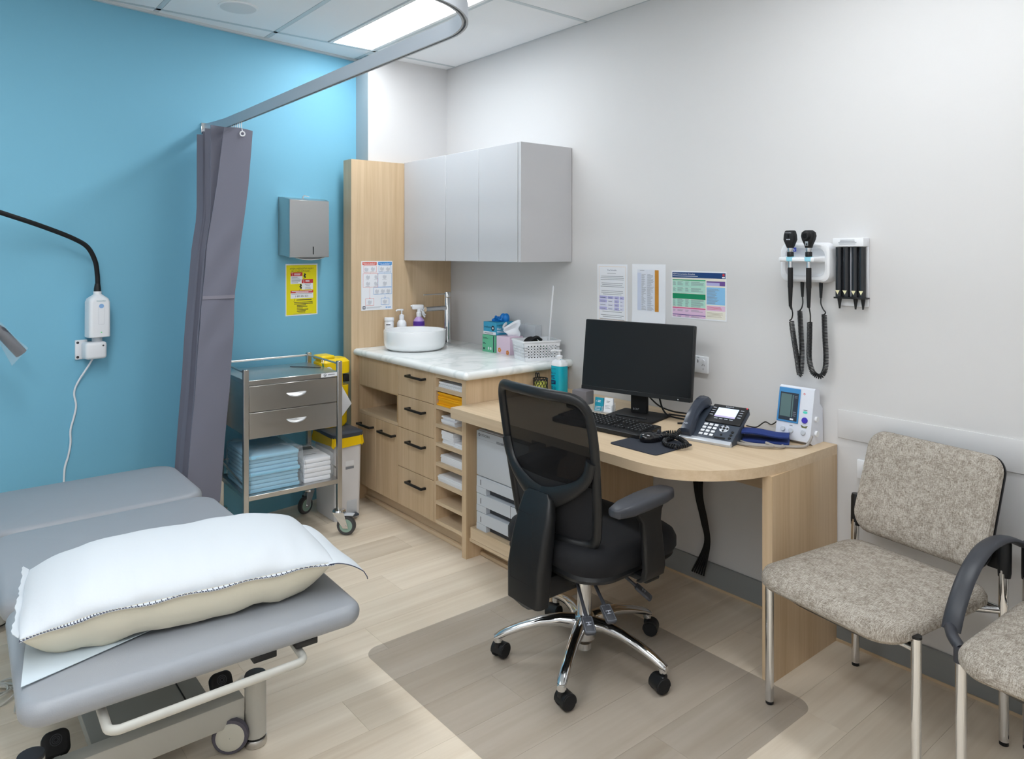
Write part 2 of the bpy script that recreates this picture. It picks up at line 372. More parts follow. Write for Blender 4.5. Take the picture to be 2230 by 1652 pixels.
rows = [(2.063, -1.588, -1.446), (1.795, -1.619, -1.466), (1.491, -1.665, -1.504), (1.277, -1.682, -1.528), (1.064, -1.7, -1.536), (.831, -1.714, -1.551), (.558, -1.737, -1.575), (.287, -1.757, -1.594)]   # height, left and right edge of the leading panel
zs = [r[0] for r in rows][::-1]
def edge(z, k): return float(np.interp(z, zs, [r[k] for r in rows][::-1]))
ztop, zbot = 2.062, rows[-1][0]
def front(u, v):
    z = ztop+(zbot-ztop)*v; yl, yr = edge(z, 1), edge(z, 2)
    wr = .004*math.sin(38*v+6*u)*(1 if .25 < v < .6 else .2)+.006*math.sin(PI*u)
    return (.45+.02*(1-u)+wr-.02*v, yl+(yr-yl)*u, z+.006*math.sin(PI*u))
c0 = MB().grid(front, 8, 60, .0035)
def ledge(z): return edge(z, 1)
def folds(u, v):                          # the pleats stacked behind the leading panel, seen edge on
    z = ztop+.01+(zbot-ztop)*v; n = 7; ph = u*n; k = int(min(ph, n-1e-6)); f = ph-k
    X = .44-.055*ph-.008*math.sin(3*v+k); tri = f if k % 2 == 0 else 1-f
    yr = edge(z, 2)-.012-.003*k; yl = min(edge(z, 1), -1.64)+.006*k+.004*math.sin(5*k+2*v)
    return (X+.006*math.sin(20*f), yl+(yr-yl)*tri, z)
c0.grid(lambda u, v: folds(u, v), 42, 24, .003)
c0.build('curtain_cloth', CURT, t)
hb = MB(); zj = 1.268
hb.grid(lambda u, v: (front(u, (ztop-(zj-.012*v))/(ztop-zbot))[0]+.004, edge(zj, 1)+(edge(zj, 2)-edge(zj, 1))*u, zj-.016*v), 6, 1, .002)
hb.build('hem_band', mat('curtain_band', (136, 134, 146), rough=.8), t)
gy_ = -1.503
for k in range(1):
    MB().tube([(.474, gy_+.011*math.cos(a), 2.04+.011*math.sin(a)) for a in [2*PI*i/16 for i in range(16)]], .0035, 8, closed=True).build('grommet', WHITE, t)
hk = MB()
for k in range(6):
    X = .45-.028*k; hk.tube([(X, -1.5, 2.108), (X, -1.5, 2.075), (X+.012 if k == 0 else X, gy_+.02*min(k, 1), 2.068), (X+.024 if k == 0 else X, gy_+.02*min(k, 1), 2.052)], .0022, 6)
hk.build('hook', WHITE, t)

# ================================================================ tall end panel, wall cabinet, base cabinet, worktop
t = thing('tall_end_panel', 'tall oak laminate panel standing at the end of the sink bench', 'panel', (.02, -.36, 0))
MB().box(.004, .045, -.716, -.003, 0, 2.026).build('panel_face', WV, t)
MB().box(-.057, .004, -.716, -.6, 0, 2.026).build('panel_return', WV, t)

t = thing('wall_cabinet', 'grey three-door cabinet on the beige wall above the sink', 'cabinet', (.6, -.18, 1.422))
MB().box(.047, 1.182, -.335, -.002, 1.424, 2.028).build('carcass', CABG, t)
for a, b in ((.05, .507), (.51, .826), (.829, 1.158)):
    MB().box(a, b, -.357, -.337, 1.422, 2.03, bev=.0012, seg=1).build('door', CABG, t)
MB().box(1.162, 1.184, -.357, -.002, 1.422, 2.03, bev=.001, seg=1).build('side_panel', CABG, t)

YF = -.672
t = thing('base_cabinet', 'oak laminate base cabinet with drawers, doors and paper pigeonholes under the sink bench', 'cabinet', (.6, -.33, 0))
MB().box(.047, 1.118, -.61, -.59, 0, .095).build('kickboard', WX, t)
MB().box(.047, .066, YF, -.003, .095, .858).build('side_panel', WV, t)
MB().box(1.118, 1.153, YF-.001, -.003, 0, .858).build('end_panel', WV, t)
MB().box(.066, .51, YF+.003, -.02, .685, .858).box(.066, .51, -.1, -.02, .095, .685).build('carcass', WIN, t)
MB().box(.51, .872, YF+.021, -.02, .095, .858).build('drawer_box', WIN, t)
MB().box(.0675, .508, YF, YF+.018, .69, .856, bev=.001, seg=1).build('fascia_panel', WV, t)
nb = MB().box(.066, .51, YF, -.1, .522, .54)
nb.build('niche_shelf', WX, t)
MB().box(.066, .51, YF+.02, -.1, .095, .522).build('cupboard_body', WIN, t)
MB().box(.502, .51, YF, -.1, .54, .69).build('niche_side', WIN, t)
def handle(x0, x1, z, par):
    h = MB().box(x0, x1, YF-.033, YF-.023, z-.006, z+.006, bev=.0015)
    for X in (x0+.001, x1-.013): h.box(X, X+.012, YF-.024, YF+.001, z-.0055, z+.0055)
    h.build('handle', BLACK, par)
for a, b, h in ((.0675, .258, (.08, .243)), (.2605, .508, (.328, .492))):
    d = MB().box(a, b, YF, YF+.018, .1, .52, bev=.001, seg=1).build('door', WV, t); handle(h[0], h[1], .463, d)
for z0, z1, hz in ((.698, .856, .815), (.523, .695, .641), (.309, .52, .462), (.1, .306, .25)):
    d = MB().box(.511, .868, YF, YF+.018, z0, z1, bev=.001, seg=1).build('drawer', WV, t); handle(.632, .797, hz, d)
MB().box(.871, .889, YF, -.3, .1, .858).build('divider', WV, t)
MB().box(.889, 1.118, -.32, -.3, .1, .858).build('pigeonhole_back', WIN, t)
MB().box(.889, 1.118, YF, YF+.018, .838, .858).build('top_rail', WX, t)
SH = [.79, .698, .605, .51, .41, .313, .215, .118]
for z in SH: MB().box(.889, 1.118, YF, -.32, z-.018, z).build('shelf', WX, t)
struct('trim_3', MB().box(.047, 1.118, -.632, -.61, 0, .022, bev=.006, seg=2).box(1.155, 1.74, -.592, -.572, 0, .022, bev=.006, seg=2), WX)

wt = MB()   # worktop with bullnose on the front and the open end
def bull(x1, y0):
    R = []
    for k in range(9):
        a = -PI/2+PI*k/8; R.append((x1-.02+.02*math.cos(a), y0+.02-.02*math.cos(a), .88+.02*math.sin(a)))
    return R
b1 = bull(1.19, -.703); pr_ = []
pts = [[(.047, q[1], q[2]) for q in b1], [(1.17, q[1], q[2]) for q in b1]]
wt.loft(pts, 0, False, False)
wt.loft([[(q[0], -.683, q[2]) for q in b1], [(q[0], -.001, q[2]) for q in b1]], 0, False, False)
wt.ell((1.165, -.678, .88), .026, .026, .0202, 16, 8)
wt.box(.047, 1.17, -.683, -.001, .86, .9)
solo('worktop', wt, MARBLE, 'white marble-look worktop with rounded edge on the oak base cabinet', 'worktop', base=(.6, -.35, .86))

# things in the pigeonholes and niche
def sheets(x0, x1, y0, y1, z0, z1, n, m, lab, grp, name='paper_stack', cat='papers', jit=.004, extra=None):
    b = MB(); dz = (z1-z0)/n
    for k in range(n):
        j, j2 = random.uniform(-jit, jit), random.uniform(-jit, jit); b.box(x0+j, x1+j, y0+j2, y1, z0+k*dz+.0002, z0+(k+1)*dz-.0005)
    if extra: extra(b)
    return solo(name, b, m, lab, cat, grp, ((x0+x1)/2, (y0+y1)/2, z0))
G1 = 'paper stacks in the pigeonholes'
sheets(.894, 1.105, -.655, -.36, .79, .817, 6, PAPER, 'white paper stack in the topmost pigeonhole', G1)
sheets(.893, 1.112, -.662, -.36, .698, .765, 7, YENV, 'yellow envelopes piled in the second pigeonhole from the top', None, 'envelope_stack', 'envelopes', .005)
sheets(.91, 1.03, -.65, -.38, .605, .645, 5, PAPER, 'white brochure stack in the pigeonhole below the yellow envelopes', G1, jit=.006)
def leaf(b): b.box(1.03, 1.112, -.66, -.4, .5101, .522); b.box(1.035, 1.113, -.655, -.4, .5225, .532)
sheets(.918, 1.022, -.655, -.38, .51, .575, 6, PAPER, 'tall white booklets with loose leaves, fourth pigeonhole from the top', G1, jit=.005, extra=leaf)
sheets(.91, 1.112, -.655, -.36, .41, .45, 6, PAPER, 'white paper stack in the fifth pigeonhole from the top', G1, jit=.005)
sheets(.892, 1.112, -.66, -.36, .313, .345, 5, PAPER, 'white paper stack in the lowest filled pigeonhole', G1, jit=.004)
b = MB().slab(.13, .1, .04, .54, .60, .025, crown=.012, cx=.36, cy=-.42); b.tube(spline([(.28, -.5, .6), (.3, -.535, .64), (.38, -.535, .645), (.42, -.5, .6)]), .006)
solo('black_bag', b, BLACKM, 'black bag lying in the open niche of the base cabinet', 'bag', base=(.36, -.42, .54))
# ================================================================ on the sink bench
ZB = .9
t = thing('wash_basin', 'round white ceramic vessel basin on the marble-look worktop', 'basin', (.288, -.427, ZB))
MB().lathe([(.135, 0), (.158, .004), (.174, .016), (.181, .04), (.183, .112), (.1815, .1155), (.178, .1165), (.174, .115), (.173, .108), (.17, .05), (.15, .028), (.09, .02), (.02, .018)], 56, (.288, -.427, ZB)).build('bowl', CERAMIC, t)
MB().lathe([(.001, .0235), (.02, .0235), (.022, .0215), (.022, .018)], 20, (.288, -.427, ZB)).build('drain', CHROME, t)
t = thing('mixer_tap', 'tall chrome mixer tap with lever rising behind the basin', 'tap', (.2, -.136, ZB))
tx, ty = .2, -.136
MB().lathe([(.026, 0), (.026, .006), (.021, .008), (.0205, .288), (.0195, .29)], 24, (tx, ty, ZB)).build('column', CHROME, t)
d = Vector((.02, -.20, 0)).normalized()
MB().cyl(Vector((tx, ty, ZB+.225)), Vector((tx, ty, ZB+.225))+d*.175, .0155, n=20).build('spout', CHROME, t)
MB().lathe([(.021, .293), (.021, .322), (.019, .325), (.001, .325)], 24, (tx, ty, ZB)).build('valve_cap', CHROME, t)
MB().cyl(Vector((tx, ty, ZB+.313)), Vector((tx, ty, ZB+.313))+d*.185, .0042, .0036, n=10).build('lever', CHROME, t)
t = thing('cream_jar', 'small white screw-top jar behind the basin, beside the wall panel', 'jar', (.075, -.515, ZB))
MB().lathe([(.026, 0), (.028, .004), (.028, .15), (.026, .155)], 24, (.078, -.48, ZB)).build('jar_body', WHITE, t)
MB().lathe([(.0295, .156), (.0295, .172), (.028, .175), (.001, .175)], 28, (.078, -.48, ZB)).build('lid', WHITE, t)
lb = MB()
for k in range(6):
    a = -1.2+k*.16; b_ = a+.16
    lb.add([(.078+.0285*math.cos(q), -.48+.0285*math.sin(q), ZB+z) for q, z in ((a, .13), (b_, .13), (b_, .136), (a, .136))], [(0, 1, 2, 3)])
lb.build('label_print', CHARC, t)
px_, py_ = .078, -.392
t = thing('soap_pump_bottle', 'white pump bottle of liquid soap behind the basin', 'bottle', (px_, py_, ZB))
MB().lathe([(.028, 0), (.03, .004), (.03, .125), (.028, .14), (.02, .152), (.014, .156), (.014, .16)], 28, (px_, py_, ZB)).build('bottle_body', WHITE, t)
MB().lathe([(.0155, .16), (.0155, .186), (.008, .188), (.0045, .19), (.0045, .212), (.012, .213), (.012, .222), (.001, .223)], 20, (px_, py_, ZB)).tube([(px_, py_, ZB+.218), (px_+.002, py_-.034, ZB+.217), (px_+.002, py_-.04, ZB+.212)], .0055, 8).build('pump', WHITE, t)
px_, py_ = .085, -.272
t = thing('spray_bottle', 'spray bottle of purple disinfectant with white trigger behind the basin', 'bottle', (px_, py_, ZB))
PURP = mat('purple_liquid', (186, 158, 214), rough=.2, spec=.5); PURD = mat('purple_label', (92, 52, 160), rough=.5)
MB().lathe([(.034, 0), (.037, .004), (.037, .13), (.032, .15), (.018, .166), (.015, .17)], 28, (px_, py_, ZB)).build('bottle_body', PURP, t)
lb = MB()
def wrap(b, r, a0, a1, z0, z1, mi=0, n=8):
    for k in range(n):
        p, q = a0+(a1-a0)*k/n, a0+(a1-a0)*(k+1)/n
        b.add([(px_+r*math.cos(p), py_+r*math.sin(p), ZB+z0), (px_+r*math.cos(q), py_+r*math.sin(q), ZB+z0), (px_+r*math.cos(q), py_+r*math.sin(q), ZB+z1), (px_+r*math.cos(p), py_+r*math.sin(p), ZB+z1)], [(0, 1, 2, 3)], mi)
wrap(lb, .0374, -1.75, .55, .115, .142); wrap(lb, .0374, -1.75, .55, .04, .066)
for i, ch in enumerate('Viraclean'):
    a = -1.5+i*.215; lb.text(ch, -.005, .084, .026, 0, frame((px_, py_, ZB), (-math.sin(a), math.cos(a), 0), (0, 0, 1), (math.cos(a), math.sin(a), 0)), z=.0378)
lb.build('label_print', PURD, t)
h = MB().lathe([(.0165, .17), (.0165, .195), (.012, .2), (.011, .22)], 20, (px_, py_, ZB))
h.M = rotz(-1.95, (px_, py_, ZB)); h.box(-.03, .045, -.011, .011, .215, .245, bev=.007); h.cyl((.045, 0, .236), (.052, 0, .236), .006)
h.build('spray_head', WHITE, t)
h = MB(); h.M = rotz(-1.95, (px_, py_, ZB)); h.tube(spline([(-.012, 0, .216), (-.022, 0, .2), (-.026, 0, .18), (-.038, 0, .165)]), .005, 8)
h.M = rotz(1.2, (px_, py_, ZB)); h.tube(spline([(.018, 0, .225), (.03, 0, .21), (.032, 0, .19), (.042, 0, .178)]), .005, 8); h.build('trigger', WHITE, t)

GREEN = mat('mint_green_card', (104, 190, 150), rough=.6); PINKC = mat('pink_card', (232, 208, 226), rough=.6); CYANC = mat('cyan_card', (58, 160, 196), rough=.55); INK = mat('dark_ink', (30, 40, 60), rough=.6); ORNG = mat('orange_print', (240, 150, 70), rough=.6)
t = thing('green_carton', 'small mint green carton under the blue glove box', 'box', (.668, -.1, ZB))
MB().box(.612, .724, -.17, -.045, ZB, ZB+.098, bev=.001, seg=1).build('carton', GREEN, t)
p = MB(); p.M = frame((.612, -.1703, ZB), (1, 0, 0), (0, 0, 1), (0, -1, 0))
p.rect(.006, .045, .028, .003, 0); p.rect(.006, .05, .02, .003, 0); p.rect(.006, .075, .05, .002, 0); p.rect(.006, .08, .04, .002, 0); p.disc(.016, .018, .007, 0); p.disc(.06, .022, .006, 1, ry=.009); p.disc(.08, .022, .006, 1, ry=.009); p.rect(.102, .004, .009, .092, 0)
p.build('print', [INK, PAPER], t)
t = thing('pink_tissue_box', 'pink tissue box with flower print beside the green carton', 'box', (.79, -.09, ZB))
MB().box(.73, .85, -.158, -.062, ZB, ZB+.1, bev=.001, seg=1).build('carton', PINKC, t)
p = MB(); p.M = frame((.73, -.1583, ZB), (1, 0, 0), (0, 0, 1), (0, -1, 0))
for k in range(5): p.disc(.028+.009*math.cos(k*1.257), .02+.009*math.sin(k*1.257), .006)
for k in range(5): p.disc(.1+.008*math.cos(k*1.257), .012+.008*math.sin(k*1.257), .006)
p.build('flower_print', ORNG, t)
ts = MB()
def tis(u, v):
    r = .03+.05*v; return (.81+(u-.5)*.11*(1+.3*v)+.01*math.sin(9*v), -.11+.018*math.sin(7*u+2)*(1+v)-.02*v, ZB+.1+.075*v*(1-.25*math.sin(5*u))+.008*math.sin(11*u)*v)
ts.grid(tis, 16, 8, .0012).build('tissue', PAPER, t)
t = thing('glove_box', 'blue and white carton of disposable gloves on top of the green carton', 'box', (.69, -.1, ZB+.1))
zg = ZB+.1005
MB().box(.616, .735, -.165, -.03, zg, zg+.072, bev=.001, seg=1).build('carton', CYANC, t)
p = MB(); p.M = frame((.616, -.1653, zg), (1, 0, 0), (0, 0, 1), (0, -1, 0))
p.rect(0, 0, .118, .017, 1); p.text('medicare', .008, .038, .017, 0); p.disc(.09, .038, .015, 0, z=.0002); p.disc(.09, .038, .006, 1, z=.0004); p.lines(.01, .01, .09, 2, .005, .002, 0, z=.0002)
p.M = frame((.7353, -.165, zg), (0, 1, 0), (0, 0, 1), (1, 0, 0))
p.text('medicare', .006, .05, .018, 0); p.text('Blue Nitrile', .006, .03, .018, 1); p.lines(.006, .02, .11, 2, .008, .003, 1)
p.build('print', [INK, PAPER], t)
g = MB(); NIT = mat('blue_nitrile', (22, 130, 214), rough=.4)
for (a, b_, c, r) in ((.675, -.1, .018, .03), (.70, -.085, .03, .02), (.715, -.075, .03, .016), (.655, -.11, .012, .016)): g.ell((a, b_, zg+.072+c*.6), r, .022, c, 12, 8)
for k in range(4): g.tube(spline([(.66+.015*k, -.1, zg+.085), (.665+.018*k, -.112, zg+.1-.004*k), (.675+.018*k, -.125, zg+.088)]), .0065, 8)
g.build('glove', NIT, t)
t = thing('clear_tray', 'clear plastic box standing behind the white basket', 'box', (.87, -.03, ZB))
b = MB(); x0, x1, y0, y1, z1 = .80, .945, -.052, -.008, ZB+.165
b.box(x0, x1, y0, y0+.002, ZB, z1).box(x0, x1, y1-.002, y1, ZB, z1).box(x0, x0+.002, y0, y1, ZB, z1).box(x1-.002, x1, y0, y1, ZB, z1).box(x0, x1, y0, y1, ZB, ZB+.003)
b.build('box_shell', CLEARB, t)

# perforated basket, turned a little on the bench
BX, BY, BA_ = 1.052, -.14, math.radians(72)
t = thing('perforated_basket', 'white perforated plastic basket at the end of the sink bench', 'basket', (BX, BY, ZB), BA_)
HX, HY, HB = .095, .075, .105
bk = MB(); bk.M = rotz(BA_, (BX, BY, ZB))
def side(b, A, B, n, vert):       # lattice wall between bottom edge A..B and the flared top
    (ax, ay), (bx_, by_) = A, B; L = math.hypot(bx_-ax, by_-ay); fl = 1.12
    def pt(u, z): k = 1+(fl-1)*z/HB; return Vector(((ax+(bx_-ax)*u)*k, (ay+(by_-ay)*u)*k, z))
    nrm = Vector((by_-ay, ax-bx_, 0)).normalized()*-.0015
    def bar(u0, u1, z0, z1):
        q = [pt(u0, z0), pt(u1, z0), pt(u1, z1), pt(u0, z1)]; b.add(q+[v+nrm*2 for v in q], [(0, 1, 2, 3), (7, 6, 5, 4), (0, 4, 5, 1), (1, 5, 6, 2), (2, 6, 7, 3), (3, 7, 4, 0)], 0, False)
    for z0, z1 in ((0, .018), (.0235, .0325), (.038, .047), (.0525, .0615), (.067, .076), (.0815, .105)): bar(0, 1, z0, z1)
    m = n
    for k in range(m+1):
        c = k/m; wd = .0042/L if 0 < k < m else .012/L
        bar(max(0, c-wd), min(1, c+wd), .018, .0815)
cs = [(-HX, -HY), (HX, -HY), (HX, HY), (-HX, HY)]
for k in range(4): side(bk, cs[k], cs[(k+1) % 4], 12 if k % 2 == 0 else 10, 0)
bk.box(-HX, HX, -HY, HY, 0, .003)
bk.build('basket_body', WHITE, t)
rm = MB(); rm.M = rotz(BA_, (BX, BY, ZB))
ro, ri = rrect(HX*1.12+.005, HY*1.12+.005, .014), rrect(HX*1.12-.003, HY*1.12-.003, .012)
rm.loft([[(x, y, z) for x, y in P_] for P_, z in ((ro, HB-.006), (ro, HB+.002), (ri, HB+.002), (ri, HB-.006), (ro, HB-.006))], cap=False); rm.build('rim', WHITE, t)
R_ = rotz(BA_, (BX, BY, ZB+.004))
b = MB(); b.M = R_; b.ell((-.035, -.01, .075), .045, .035, .045, 18, 10); b.tube(spline([(-.07, -.03, .03), (-.06, -.045, .09), (-.02, -.045, .118), (.02, -.02, .1)]), .009, 10)
b.box(-.03, .02, -.05, .05, 0, .06, bev=.008)
solo('instrument_case', b, BLACKM, 'black rounded instrument lying in the white perforated basket', 'instrument', base=tuple(R_ @ Vector((-.04, 0, 0))))
b = MB(); b.M = R_; b.box(.028, .05, -.056, .056, 0, .072, bev=.002); b.box(.0275, .0505, -.05, .05, .02, .045, mi=1)
solo('dressing_packet', b, [mat('emerald_card', (20, 130, 95), rough=.5), PAPER], 'emerald green packet standing in the white perforated basket', 'packet', base=tuple(R_ @ Vector((.04, 0, 0))))
q = R_ @ Vector((.062, -.012, 0))
solo('white_rod', MB().cyl(q, Vector((1.142, -.098, 1.285)), .0052, .0045, n=10).cyl(Vector((1.142, -.098, 1.285)), Vector((1.1416, -.0982, 1.297)), .0045, .001, n=10), WHITE, 'thin white rod standing upright in the white basket', 'rod', base=tuple(q))

# ================================================================ on the tall panel and blue wall
RED = mat('poster_red', (206, 62, 66), rough=.7); REDL = mat('poster_coral', (226, 106, 92), rough=.7); BLUP = mat('poster_blue', (34, 140, 214), rough=.7); GRT = mat('grey_text', (140, 144, 152), rough=.8)
LBLUE = mat('print_pale_blue', (208, 216, 236), rough=.8); YELP = mat('poster_yellow', (238, 226, 24), rough=.75); SKIN = mat('print_grey_drawing', (212, 215, 222), rough=.8)
def sheet(name, lab, cat, M, wd, h, draw, mats, curl=0):
    t = thing(name, lab, cat, tuple(M.to_translation()))
    b = MB(); b.M = M
    def fn(u, v): return (u*wd, v*h, .0008+curl*(max(0, .25-v)/.25)**2)
    b.grid(fn, 4, 12, .0005); b.build('paper_sheet', PAPER, t)
    p = MB(); p.M = M @ Matrix.Translation((0, 0, .0014)); draw(p); p.build('print', mats, t); return t
def hand(p):
    W, H = .213, .297
    p.rect(.008, H-.024, .096, .019, 0); p.text('How to handrub?', .056, H-.0165, .0118, 2, z=.0003, align='CENTER'); p.rect(.02, H-.021, .07, .002, 2, z=.0003)
    p.rect(.114, H-.024, .094, .019, 1); p.text('How to handwash?', .161, H-.0165, .0112, 2, z=.0003, align='CENTER'); p.rect(.13, H-.021, .06, .002, 2, z=.0003)
    for x, y, w_, h_, c in ((.016, H-.068, .086, .042, 0), (.118, H-.068, .086, .042, 1), (.012, H-.158, .1, .084, 0), (.112, H-.158, .096, .084, 1), (.082, H-.202, .126, .041, 1), (.028, H-.268, .058, .042, 0), (.134, H-.268, .056, .042, 1)): p.ring(x, y, w_, h_, .0016, c)
    for x, y in ((.06, H-.0765), (.158, H-.0765), (.158, H-.163)): p.rect(x, y, .001, .007, 3)
    p.rect(.0565, H-.222, .001, .064, 0); p.rect(.161, H-.223, .001, .021, 1); p.add([(.0535, H-.221, 0), (.0605, H-.221, 0), (.057, H-.227, 0)], [(0, 2, 1)]); p.add([(.158, H-.221, 0), (.165, H-.221, 0), (.1615, H-.227, 0)], [(0, 2, 1)], 1)
    for (x, y) in [(.035, H-.048), (.078, H-.046), (.14, H-.046), (.182, H-.048), (.045, H-.095), (.102, H-.095), (.158, H-.095), (.045, H-.135), (.1, H-.135), (.16, H-.135), (.106, H-.182), (.146, H-.182), (.184, H-.182), (.057, H-.246), (.16, H-.246)]:
        for k in range(4): p.disc(x-.009+.006*k, y+.003*math.sin(k*2.1), .0042, 5, ry=.0085, n=10, z=.0001)
        p.disc(x, y-.008, .011, 5, ry=.006, n=12); p.lines(x-.016, y-.018, .03, 1, .004, .0012, 3)
    p.rect(.01, .008, .018, .018, 4); p.disc(.019, .017, .006, 5, z=.0002); p.lines(.035, .018, .11, 2, .006, .0015, 3); p.rect(.165, .012, .012, .005, 1); p.rect(.18, .012, .022, .004, 1)
sheet('handwashing_poster', 'white hand hygiene poster with red and blue steps on the oak panel', 'poster', frame((.0455, -.652, 1.122), (0, 1, 0), (0, 0, 1), (1, 0, 0)), .213, .297, hand, [REDL, BLUP, PAPER, GRT, INK, SKIN])
def needle(p):
    W, H = .21, .3
    p.rect(.005, .006, W-.01, H-.012, 0)
    p.text('AFTER A NEEDLESTICK INJURY', W/2, H-.031, .0142, 1, z=.0003, align='CENTER', sx=.8, shear=.2); p.text('OR OTHER EXPOSURE...', W/2-.006, H-.046, .0142, 1, z=.0003, align='CENTER', sx=.85, shear=.2)
    p.rect(.032, H-.115, .078, .067, 2, z=.0002); p.rect(.032, H-.07, .078, .022, 3, z=.0004); p.text('1', .041, H-.067, .017, 2, z=.0006); p.lines(.055, H-.058, .045, 2, .006, .0032, 2, z=.0006); p.text('STEP', .036, H-.0535, .006, 2, z=.0006)
    p.lines(.038, H-.077, .06, 6, .0066, .0027, 4, z=.0004)
    p.rect(.105, H-.15, .076, .061, 2, z=.0002); p.rect(.105, H-.112, .076, .023, 3, z=.0004); p.text('2', .114, H-.109, .017, 2, z=.0006); p.text('STEP', .109, H-.0955, .006, 2, z=.0006); p.lines(.13, H-.099, .03, 2, .007, .0035, 2, z=.0006); p.lines(.125, H-.12, .042, 4, .0092, .003, 4, z=.0004, center=True)
    p.rect(.032, H-.2, .15, .046, 2, z=.0002); p.rect(.032, H-.169, .15, .015, 3, z=.0004); p.lines(.04, H-.1605, .135, 1, .006, .0032, 2, z=.0006, ragged=.02); p.lines(.065, H-.1665, .085, 1, .006, .0032, 2, z=.0006, ragged=.1)
    p.lines(.036, H-.1755, .14, 1, .01, .0022, 4, z=.0004, ragged=.05); p.text('1 800 804 823', W/2, H-.1935, .0165, 1, z=.0004, align='CENTER', sx=.92)
    for cx_, cy_ in ((.125, H-.066), (.098, H-.128)):      # syringe sketches
        for k in range(6): p.disc(cx_+.004*math.sin(k*1.7), cy_-.004*k+.008, .005, 1, ry=.004, z=.0004, n=10)
        p.add([(cx_-.012, cy_-.03, .0004), (cx_-.0105, cy_-.031, .0004), (cx_+.003, cy_-.008, .0004), (cx_, cy_-.007, .0004)], [(0, 1, 2, 3)], 1)
    p.add([(.052, H-.218, .0004), (.0535, H-.219, .0004), (.061, H-.2, .0004), (.059, H-.2, .0004)], [(0, 1, 2, 3)], 1)
    p.lines(.07, H-.211, .105, 1, .01, .004, 1, z=.0004, ragged=.05); p.lines(.055, H-.225, .125, 2, .0085, .0034, 1, z=.0004, ragged=.12); p.lines(.073, H-.242, .08, 5, .0085, .0034, 1, z=.0004, ragged=.5); p.text('CLINICAL', W/2, .015, .011, 1, z=.0004, align='CENTER'); p.rect(.05, .009, .12, .0012, 4, z=.0004)
sheet('needlestick_poster', 'yellow needlestick injury poster on the blue wall under the towel dispenser', 'poster', bframe(.507, 0, 1.103), .212, .302, needle, [YELP, INK, PAPER, RED, GRT])

t = thing('towel_dispenser', 'stainless steel paper towel dispenser on the blue wall', 'dispenser', tuple(bw(.41, 0, 1.44)))
b = MB(); b.M = bframe(.412, 0, 0)
hw = .141
secs = [(-hw, 0), (-hw+.0, .055), (-hw+.012, .1), (hw-.012, .1), (hw, .055), (hw, 0)]
b.loft([[(x, 1.443+(.0 if n_ > .06 else .012), n_) for x, n_ in secs], [(x, 1.772+(0 if n_ > .06 else .018 if n_ < .01 else .012), n_) for x, n_ in secs]], smooth=False)
b.build('housing', STEEL, t)
b = MB(); b.M = bframe(.412, 0, 0); b.box(-hw+.012, hw-.012, 1.446, 1.77, .1, .103, bev=.001, seg=1); b.build('front_cover', STEEL, t)
b = MB(); b.M = bframe(.412, 0, 0); b.box(.02, .026, 1.46, 1.505, .1032, .1038); b.build('level_slot', BLACK, t)
b = MB(); b.M = bframe(.412, 0, 0)
b.grid(lambda u, v: (-.08+.19*u, 1.452-.024*v*math.sin(PI*min(max(u, .06), .94))**.4, .03+.055*v), 14, 5, .003); b.build('paper_towel', PAPER, t)
b = MB(); b.M = bframe(.412, 0, 0); b.cyl((.0, 1.785, .03), (0, 1.797, .03), .006); b.tube([(0, 1.797, .03), (.004, 1.803, .034), (.03, 1.796, .05)], .0028); b.build('lock_key', CHROME, t)

# ================================================================ examination lamp on the blue wall
t = thing('examination_lamp', 'white wall-mounted examination lamp with black gooseneck on the blue wall', 'lamp', tuple(bw(1.53, 0, .97)))
b = MB(); b.M = bframe(1.545, 0, 0)
b.box(-.052, .0, .972, 1.063, 0, .012, bev=.004); b.box(-.03, .062, .975, 1.055, .01, .085, bev=.014, seg=3); b.build('wall_bracket', WHITE, t)
b = MB(); b.M = bframe(1.545, 0, 0)
for z in (.984, 1.051): b.cyl((-.042, z, .011), (-.042, z, .0135), .006, n=12)
b.cyl((.043, 1.037, .084), (.043, 1.037, .087), .004, n=10); b.build('screw', CHARC, t)
b = MB(); b.M = bframe(1.545, 0, 0); b.cyl((.028, 1.05, .05), (.028, 1.075, .05), .022, n=20); b.build('swivel', GREYL, t)
b = MB(); LM = bframe(1.545-.028, .055, 0) @ Matrix.Rotation(-PI/2, 4, 'X')      # local z up
def ring_(hx, hy, r, z): return [(x, y, z) for x, y in rrect(hx, hy, r, 5)]
b.loft([ring_(.042, .036, .012, 1.076), ring_(.046, .04, .015, 1.079), ring_(.045, .04, .015, 1.24), ring_(.041, .036, .02, 1.256), ring_(.024, .024, .02, 1.27), ring_(.017, .017, .0165, 1.276), ring_(.017, .017, .0165, 1.289)], M=LM)
b.build('lamp_body', WHITE, t)
p = MB(); p.M = bframe(1.545-.028, .0955, 0)
p.disc(.004, 1.222, .0105, 0, z=.0004); p.ring(-.009, 1.137, .026, .085, .0012, 1, z=.0003); p.disc(.004, 1.1, .003, 2, z=.0004); p.text('WelchAllyn', .003, 1.243, .0085, 3, z=.0004, align='CENTER')
p.build('button_print', [mat('button_blue', (140, 180, 226), rough=.4), mat('panel_line', (212, 216, 222), rough=.5), mat('indicator_green', (120, 236, 150), rough=.4), mat('teal_ink', (70, 150, 160), rough=.5)], t)
off = .055
